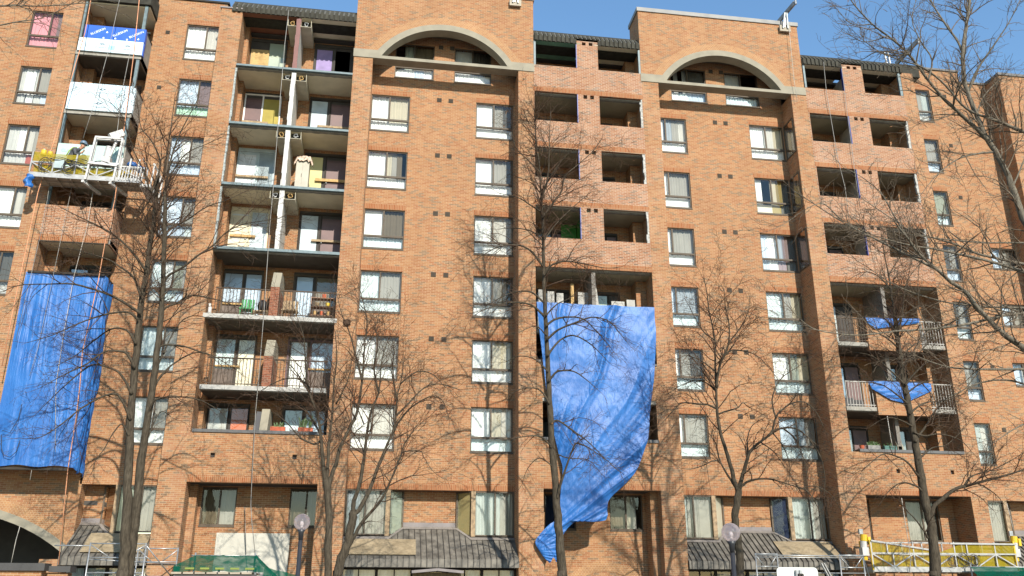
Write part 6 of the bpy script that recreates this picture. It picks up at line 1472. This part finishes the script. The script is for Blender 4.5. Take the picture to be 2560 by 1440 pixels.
# low forking tree in front of the second arched bay
T = Tree('bare_tree', 'bare tree with a low fork and drooping twigs under the second arch', YT, 41, BARK, TWIG, 0.9, 1.15, GRP, leaves=0.01)
root(T, 1850, 1440, 26)
T.limb([(1850, 1445), (1848, 1380), (1839, 1315), (1838, 1285), (1846, 1240), (1845, 1220)], 25, 20, 0, 0, False)
for p, w0, w1, d0, d in (([(1845, 1225), (1837, 1205), (1827, 1167), (1815, 1127), (1798, 1067), (1792, 1010), (1790, 960), (1788, 900), (1787, 847), (1773, 780), (1767, 730), (1760, 695)], 14, 2, 0, 0.4), ([(1790, 970), (1800, 910), (1820, 863), (1823, 813), (1813, 763), (1810, 718)], 9, 1.6, 0.2, -0.6), ([(1846, 1225), (1852, 1205), (1863, 1167), (1873, 1133), (1893, 1110), (1927, 1083), (1937, 1050), (1947, 1030)], 14, 5, 0, -0.6),
        ([(1920, 1090), (1940, 1075), (1960, 1070), (1993, 1073), (2027, 1100), (2047, 1117)], 9, 2.5, -0.4, -1.0), ([(1848, 1225), (1858, 1212), (1880, 1200), (1920, 1197), (1960, 1207), (2003, 1222)], 9, 2, 0, -1.3), ([(1843, 1225), (1827, 1200), (1800, 1153), (1790, 1110), (1778, 1087), (1790, 1055)], 8, 1.6, 0, 0.6), ([(1800, 1152), (1780, 1153), (1760, 1163), (1727, 1173), (1700, 1170)], 5, 1.3, 0.3, -0.6),
        ([(1792, 1022), (1770, 1012), (1747, 1010), (1707, 1007), (1687, 1023), (1647, 1067)], 7, 1.4, 0.2, -0.9), ([(1797, 1035), (1815, 1028), (1843, 1020), (1857, 1007), (1870, 1017), (1895, 1030)], 6, 1.4, 0.2, 0.8), ([(1791, 960), (1800, 915), (1820, 880), (1857, 877), (1893, 890), (1927, 925)], 8, 1.5, 0.2, -0.8), ([(1791, 980), (1770, 960), (1740, 950), (1700, 965), (1670, 985)], 6, 1.4, 0.2, 0.8), ([(1947, 1032), (1975, 1010), (2010, 1005), (2040, 1030), (2060, 1070)], 6, 1.6, -0.6, -1.0),
        ([(1940, 1045), (1930, 1000), (1950, 950), (1990, 920), (2020, 900)], 6, 1.5, -0.6, 0.4), ([(1960, 1072), (1990, 1100), (2010, 1150), (2020, 1200)], 6, 1.5, -0.6, -1.1), ([(1990, 1215), (2020, 1230), (2045, 1270), (2055, 1310)], 5, 1.5, -1.2, -1.5), ([(2025, 1100), (2050, 1140), (2062, 1190), (2060, 1240)], 5, 1.5, -0.9, -1.0), ([(1870, 1140), (1868, 1100), (1880, 1065), (1910, 1045)], 6, 1.5, 0, 0.6), ([(1787, 850), (1760, 830), (1735, 790), (1720, 760)], 5, 1.4, 0.3, 0.8), ([(1820, 860), (1850, 820), (1870, 780), (1875, 740)], 5, 1.4, -0.2, 0.6), ([(1790, 930), (1750, 900), (1710, 890), (1680, 910)], 5, 1.4, 0.2, -0.6), ([(1930, 1080), (1960, 1120), (1975, 1170), (1970, 1215)], 5, 1.4, -0.4, -0.9), ([(2000, 1222), (2035, 1215), (2075, 1235), (2100, 1270)], 4, 1.4, -1.2, -1.0), ([(1900, 1105), (1935, 1130), (1960, 1165)], 5, 1.4, -0.2, 0.8)):
    T.limb(p, w0, w1, d0, d)
T.done(base_of(1850, 1440))

# straight trunk at the right
T = Tree('bare_tree', 'bare tree with a thick trunk beside the parked swing stage at right', YT, 53, BARK, TWIG, 0.6, 1.0, GRP, leaves=0.012)
root(T, 2338, 1440, 33)
T.limb([(2338, 1445), (2331, 1343), (2323, 1293), (2313, 1253), (2303, 1193), (2293, 1127), (2283, 1083), (2277, 1043), (2267, 993), (2257, 940), (2247, 873), (2241, 820), (2237, 790)], 33, 13, 0, 0.2, True, t0=0.5)
for p, w0, w1, d in (([(2245, 860), (2237, 793), (2225, 707), (2213, 647), (2203, 590)], 11, 2, 0.6), ([(2244, 840), (2255, 790), (2262, 730), (2275, 690), (2300, 660)], 7, 1.5, -0.5), ([(2240, 830), (2215, 800), (2190, 780), (2165, 770)], 6, 1.4, 0.7), ([(2326, 1305), (2333, 1270), (2357, 1247), (2387, 1223), (2420, 1213), (2470, 1200), (2520, 1187), (2575, 1168)], 15, 4, -0.8), ([(2410, 1215), (2430, 1190), (2480, 1175), (2530, 1150), (2575, 1120)], 6, 1.5, 0.4), ([(2440, 1208), (2467, 1220), (2500, 1247), (2510, 1275)], 5, 1.4, -0.9),
        ([(2302, 1195), (2290, 1183), (2270, 1157), (2240, 1140), (2203, 1137), (2153, 1180)], 8, 1.6, -0.6), ([(2306, 1228), (2290, 1215), (2253, 1207), (2220, 1230), (2200, 1262)], 7, 1.5, 0.4), ([(2320, 1345), (2308, 1325), (2287, 1297), (2263, 1273), (2250, 1253)], 7, 1.8, -0.5), ([(2288, 1105), (2300, 1085), (2320, 1057), (2337, 1027), (2370, 1000), (2410, 985)], 9, 1.6, 0.6), ([(2283, 1080), (2310, 1090), (2350, 1085), (2400, 1100), (2430, 1130)], 7, 1.5, -0.6), ([(2270, 1010), (2240, 985), (2200, 960), (2150, 955)], 7, 1.5, -0.7),
        ([(2260, 960), (2225, 925), (2180, 890), (2130, 880)], 7, 1.5, 0.5), ([(2262, 965), (2290, 930), (2330, 900), (2380, 895)], 7, 1.5, -0.7), ([(2252, 900), (2275, 870), (2310, 850), (2350, 855)], 6, 1.5, 0.7), ([(2246, 870), (2210, 840), (2170, 830), (2120, 845)], 6, 1.5, -0.8), ([(2274, 1035), (2305, 1010), (2350, 1005), (2400, 1030)], 7, 1.5, 0.2), ([(2280, 1065), (2250, 1050), (2215, 1045), (2170, 1070)], 6, 1.5, 0.2), ([(2265, 985), (2300, 960), (2350, 950), (2395, 965)], 6, 1.5, 0.9), ([(2240, 810), (2270, 780), (2310, 765), (2350, 775)], 6, 1.5, -0.4), ([(2225, 720), (2195, 690), (2160, 680), (2120, 700)], 5, 1.4, 0.4), ([(2220, 690), (2245, 650), (2270, 620)], 5, 1.4, 0.5), ([(2296, 1150), (2330, 1120), (2370, 1110), (2420, 1060)], 6, 1.5, 0.5)):
    T.limb(p, w0, w1, 0, d)
T.done(base_of(2338, 1440))

# pale barked tree standing off to the right, nearer the camera
YF = -15.0
T = Tree('bare_tree', 'pale barked tree reaching in from the right edge across the sky and balconies', YF, 67, BARKP, TWIGP, 0.25, 1.3, GRP, tsc=0.62, leaves=0.01)
bx = at(2760, 1440, YF)
T.trunk.tube([Vector((bx.x, YF, GZ-0.1)), Vector((bx.x, YF, GZ+0.3)), at(2740, 1200, YF), at(2690, 950, YF), at(2640, 800, YF), at(2590, 640, YF)], [0.26, 0.20, 0.18, 0.16, 0.13, 0.10], 14)
for p, w0, w1, d0, d in (([(2660, 1000), (2610, 915), (2560, 870), (2503, 830), (2447, 773), (2413, 730), (2380, 707), (2347, 677), (2303, 640), (2270, 597), (2240, 560)], 25, 5, 0, -0.8), ([(2340, 672), (2290, 648), (2220, 613), (2153, 580), (2087, 543), (2020, 500), (1985, 478)], 9, 2, -0.6, 0.4), ([(2600, 660), (2572, 580), (2545, 510), (2520, 440), (2487, 377), (2460, 333), (2440, 283), (2420, 233), (2410, 195), (2407, 133), (2415, 70), (2424, 0), (2430, -40)], 24, 8, 0, 0.6),
        ([(2407, 135), (2395, 105), (2363, 60), (2333, 13), (2310, -30)], 8, 4, 0.5, 1.0), ([(2470, 352), (2445, 325), (2403, 287), (2353, 240), (2313, 190), (2270, 133), (2220, 90), (2180, 60), (2137, 13), (2115, -20)], 13, 3, 0.2, -1.0), ([(2620, 350), (2560, 330), (2487, 300), (2437, 283), (2403, 260), (2363, 213), (2310, 170), (2250, 150), (2200, 130), (2155, 98)], 12, 2, 0, -0.6), ([(2620, 700), (2560, 680), (2487, 657), (2420, 640), (2337, 623), (2270, 612), (2190, 590), (2120, 560)], 13, 2, 0, -1.0),
        ([(2610, 675), (2560, 660), (2453, 637), (2400, 615), (2343, 597), (2287, 583), (2220, 540), (2160, 500)], 11, 2, 0, 0.8), ([(2620, 612), (2560, 607), (2450, 606), (2320, 593), (2220, 575), (2160, 557)], 7, 1.5, 0, 0.3), ([(2640, 770), (2560, 783), (2503, 790), (2420, 810), (2320, 823), (2237, 828), (2153, 838), (2087, 833), (2037, 823), (2000, 798), (1975, 770)], 12, 2, 0, -0.9), ([(2650, 920), (2560, 923), (2453, 923), (2387, 920), (2337, 908), (2290, 890)], 12, 2.5, 0, -0.5),
        ([(2620, 770), (2560, 770), (2440, 765), (2353, 753), (2270, 727), (2220, 703), (2187, 680), (2140, 650)], 8, 1.8, 0, 0.9), ([(2640, 1000), (2560, 960), (2500, 950), (2440, 960), (2380, 990), (2340, 1010)], 9, 2, 0, 0.6), ([(2660, 1060), (2600, 1050), (2540, 1070), (2480, 1110)], 8, 2, 0, -0.5), ([(2420, 232), (2440, 180), (2480, 120), (2520, 60), (2550, 0)], 8, 2, 0.4, -0.5), ([(2530, 470), (2560, 400), (2580, 330)], 7, 2, 0.3, 0.5), ([(2320, 200), (2330, 150), (2300, 100), (2280, 50), (2290, 0)], 6, 1.6, -0.5, -0.2), ([(2270, 135), (2235, 140), (2190, 130), (2150, 150), (2100, 140)], 5, 1.5, -0.6, 0.3), ([(2440, 290), (2460, 240), (2500, 200), (2540, 190)], 6, 1.6, 0.3, 0.9), ([(2040, 825), (2005, 812), (1960, 805), (1920, 795)], 4, 1.3, -0.8, -0.7), ([(2353, 240), (2310, 240), (2265, 225), (2225, 235)], 5, 1.4, -0.2, 0.7), ([(2490, 380), (2440, 385), (2390, 400), (2340, 440), (2300, 490)], 7, 1.6, 0.3, -0.9), ([(2270, 597), (2230, 530), (2200, 480), (2150, 440), (2110, 420)], 6, 1.6, -0.7, -0.4), ([(2100, 548), (2060, 510), (2020, 520), (1960, 560), (1915, 580)], 4, 1.3, 0.2, -0.2),
        ([(2180, 60), (2130, 60), (2090, 20)], 4, 1.4, -0.9, -0.7), ([(2220, 90), (2160, 105), (2115, 80)], 4, 1.4, -0.8, -0.5), ([(2430, 760), (2390, 800), (2340, 830), (2300, 880)], 6, 1.5, -0.2, 0.8)):
    T.limb(p, w0, w1, d0, d, t0=0.08)
T.done((bx.x, YF, GZ))
# branch tips of another tree off to the left
T = Tree('bare_tree', 'pale branch tips of a tree outside the frame at the top left corner', YF, 71, BARKP, TWIGP, 0.9, 0.9, GRP, tsc=0.5)
lx = at(-260, 1440, YF)
T.trunk.tube([Vector((lx.x, YF, GZ-0.1)), Vector((lx.x, YF, GZ+0.3)), at(-240, 700, YF), at(-220, 300, YF), at(-190, 40, YF)], [0.24, 0.18, 0.14, 0.10, 0.05], 12)
for p, w0, w1, d in (([(-215, 200), (-120, 60), (-60, 22), (0, 15), (100, 15), (160, 12), (207, 8), (240, 12), (262, 20)], 9, 2, -0.4), ([(-215, 210), (-110, 100), (-40, 70), (0, 63), (50, 53), (100, 46), (153, 24)], 8, 2, 0.4), ([(0, 63), (40, 56), (100, 58), (130, 68), (158, 80)], 4, 1.5, 0.2), ([(-217, 240), (-100, 60), (-40, 10), (30, -10), (120, -10)], 8, 2, 0.2), ([(-50, 72), (-10, 85), (10, 105)], 4, 1.5, 0.5)):
    T.limb(p, w0, w1, 0, d, t0=0.45)
T.done((lx.x, YF, GZ))

# ------------------------------------------------------------------ light
az, el = R(14.2), R(30.5)
to_sun = Vector((math.sin(az)*math.cos(el), -math.cos(az)*math.cos(el), math.sin(el)))
sd = bpy.data.lights.new('sun', 'SUN'); sd.energy = 5.0; sd.angle = R(0.6); sd.color = (1.0, 0.93, 0.82)
so = bpy.data.objects.new('sun', sd); COL.objects.link(so); so.rotation_euler = (-to_sun).to_track_quat('-Z', 'Y').to_euler()
w = bpy.data.worlds.new('World'); sc.world = w; w.use_nodes = True; nt = w.node_tree
bgn = nt.nodes['Background']; sk = nt.nodes.new('ShaderNodeTexSky'); sk.sky_type = 'NISHITA'; sk.sun_disc = False
sk.sun_elevation = el; sk.sun_rotation = math.atan2(to_sun.x, to_sun.y); sk.altitude = 80; sk.air_density = 1.4; sk.dust_density = 0.0; sk.ozone_density = 3.0
hs_ = nt.nodes.new('ShaderNodeHueSaturation'); hs_.inputs['Saturation'].default_value = 1.12; nt.links.new(sk.outputs[0], hs_.inputs['Color']); nt.links.new(hs_.outputs[0], bgn.inputs[0]); bgn.inputs[1].default_value = 0.14
sc.view_settings.view_transform = 'Standard'; sc.view_settings.look = 'None'; sc.view_settings.exposure = 0.66; sc.view_settings.gamma = 1.0
sc.cycles.max_bounces = 8; sc.cycles.transparent_max_bounces = 16
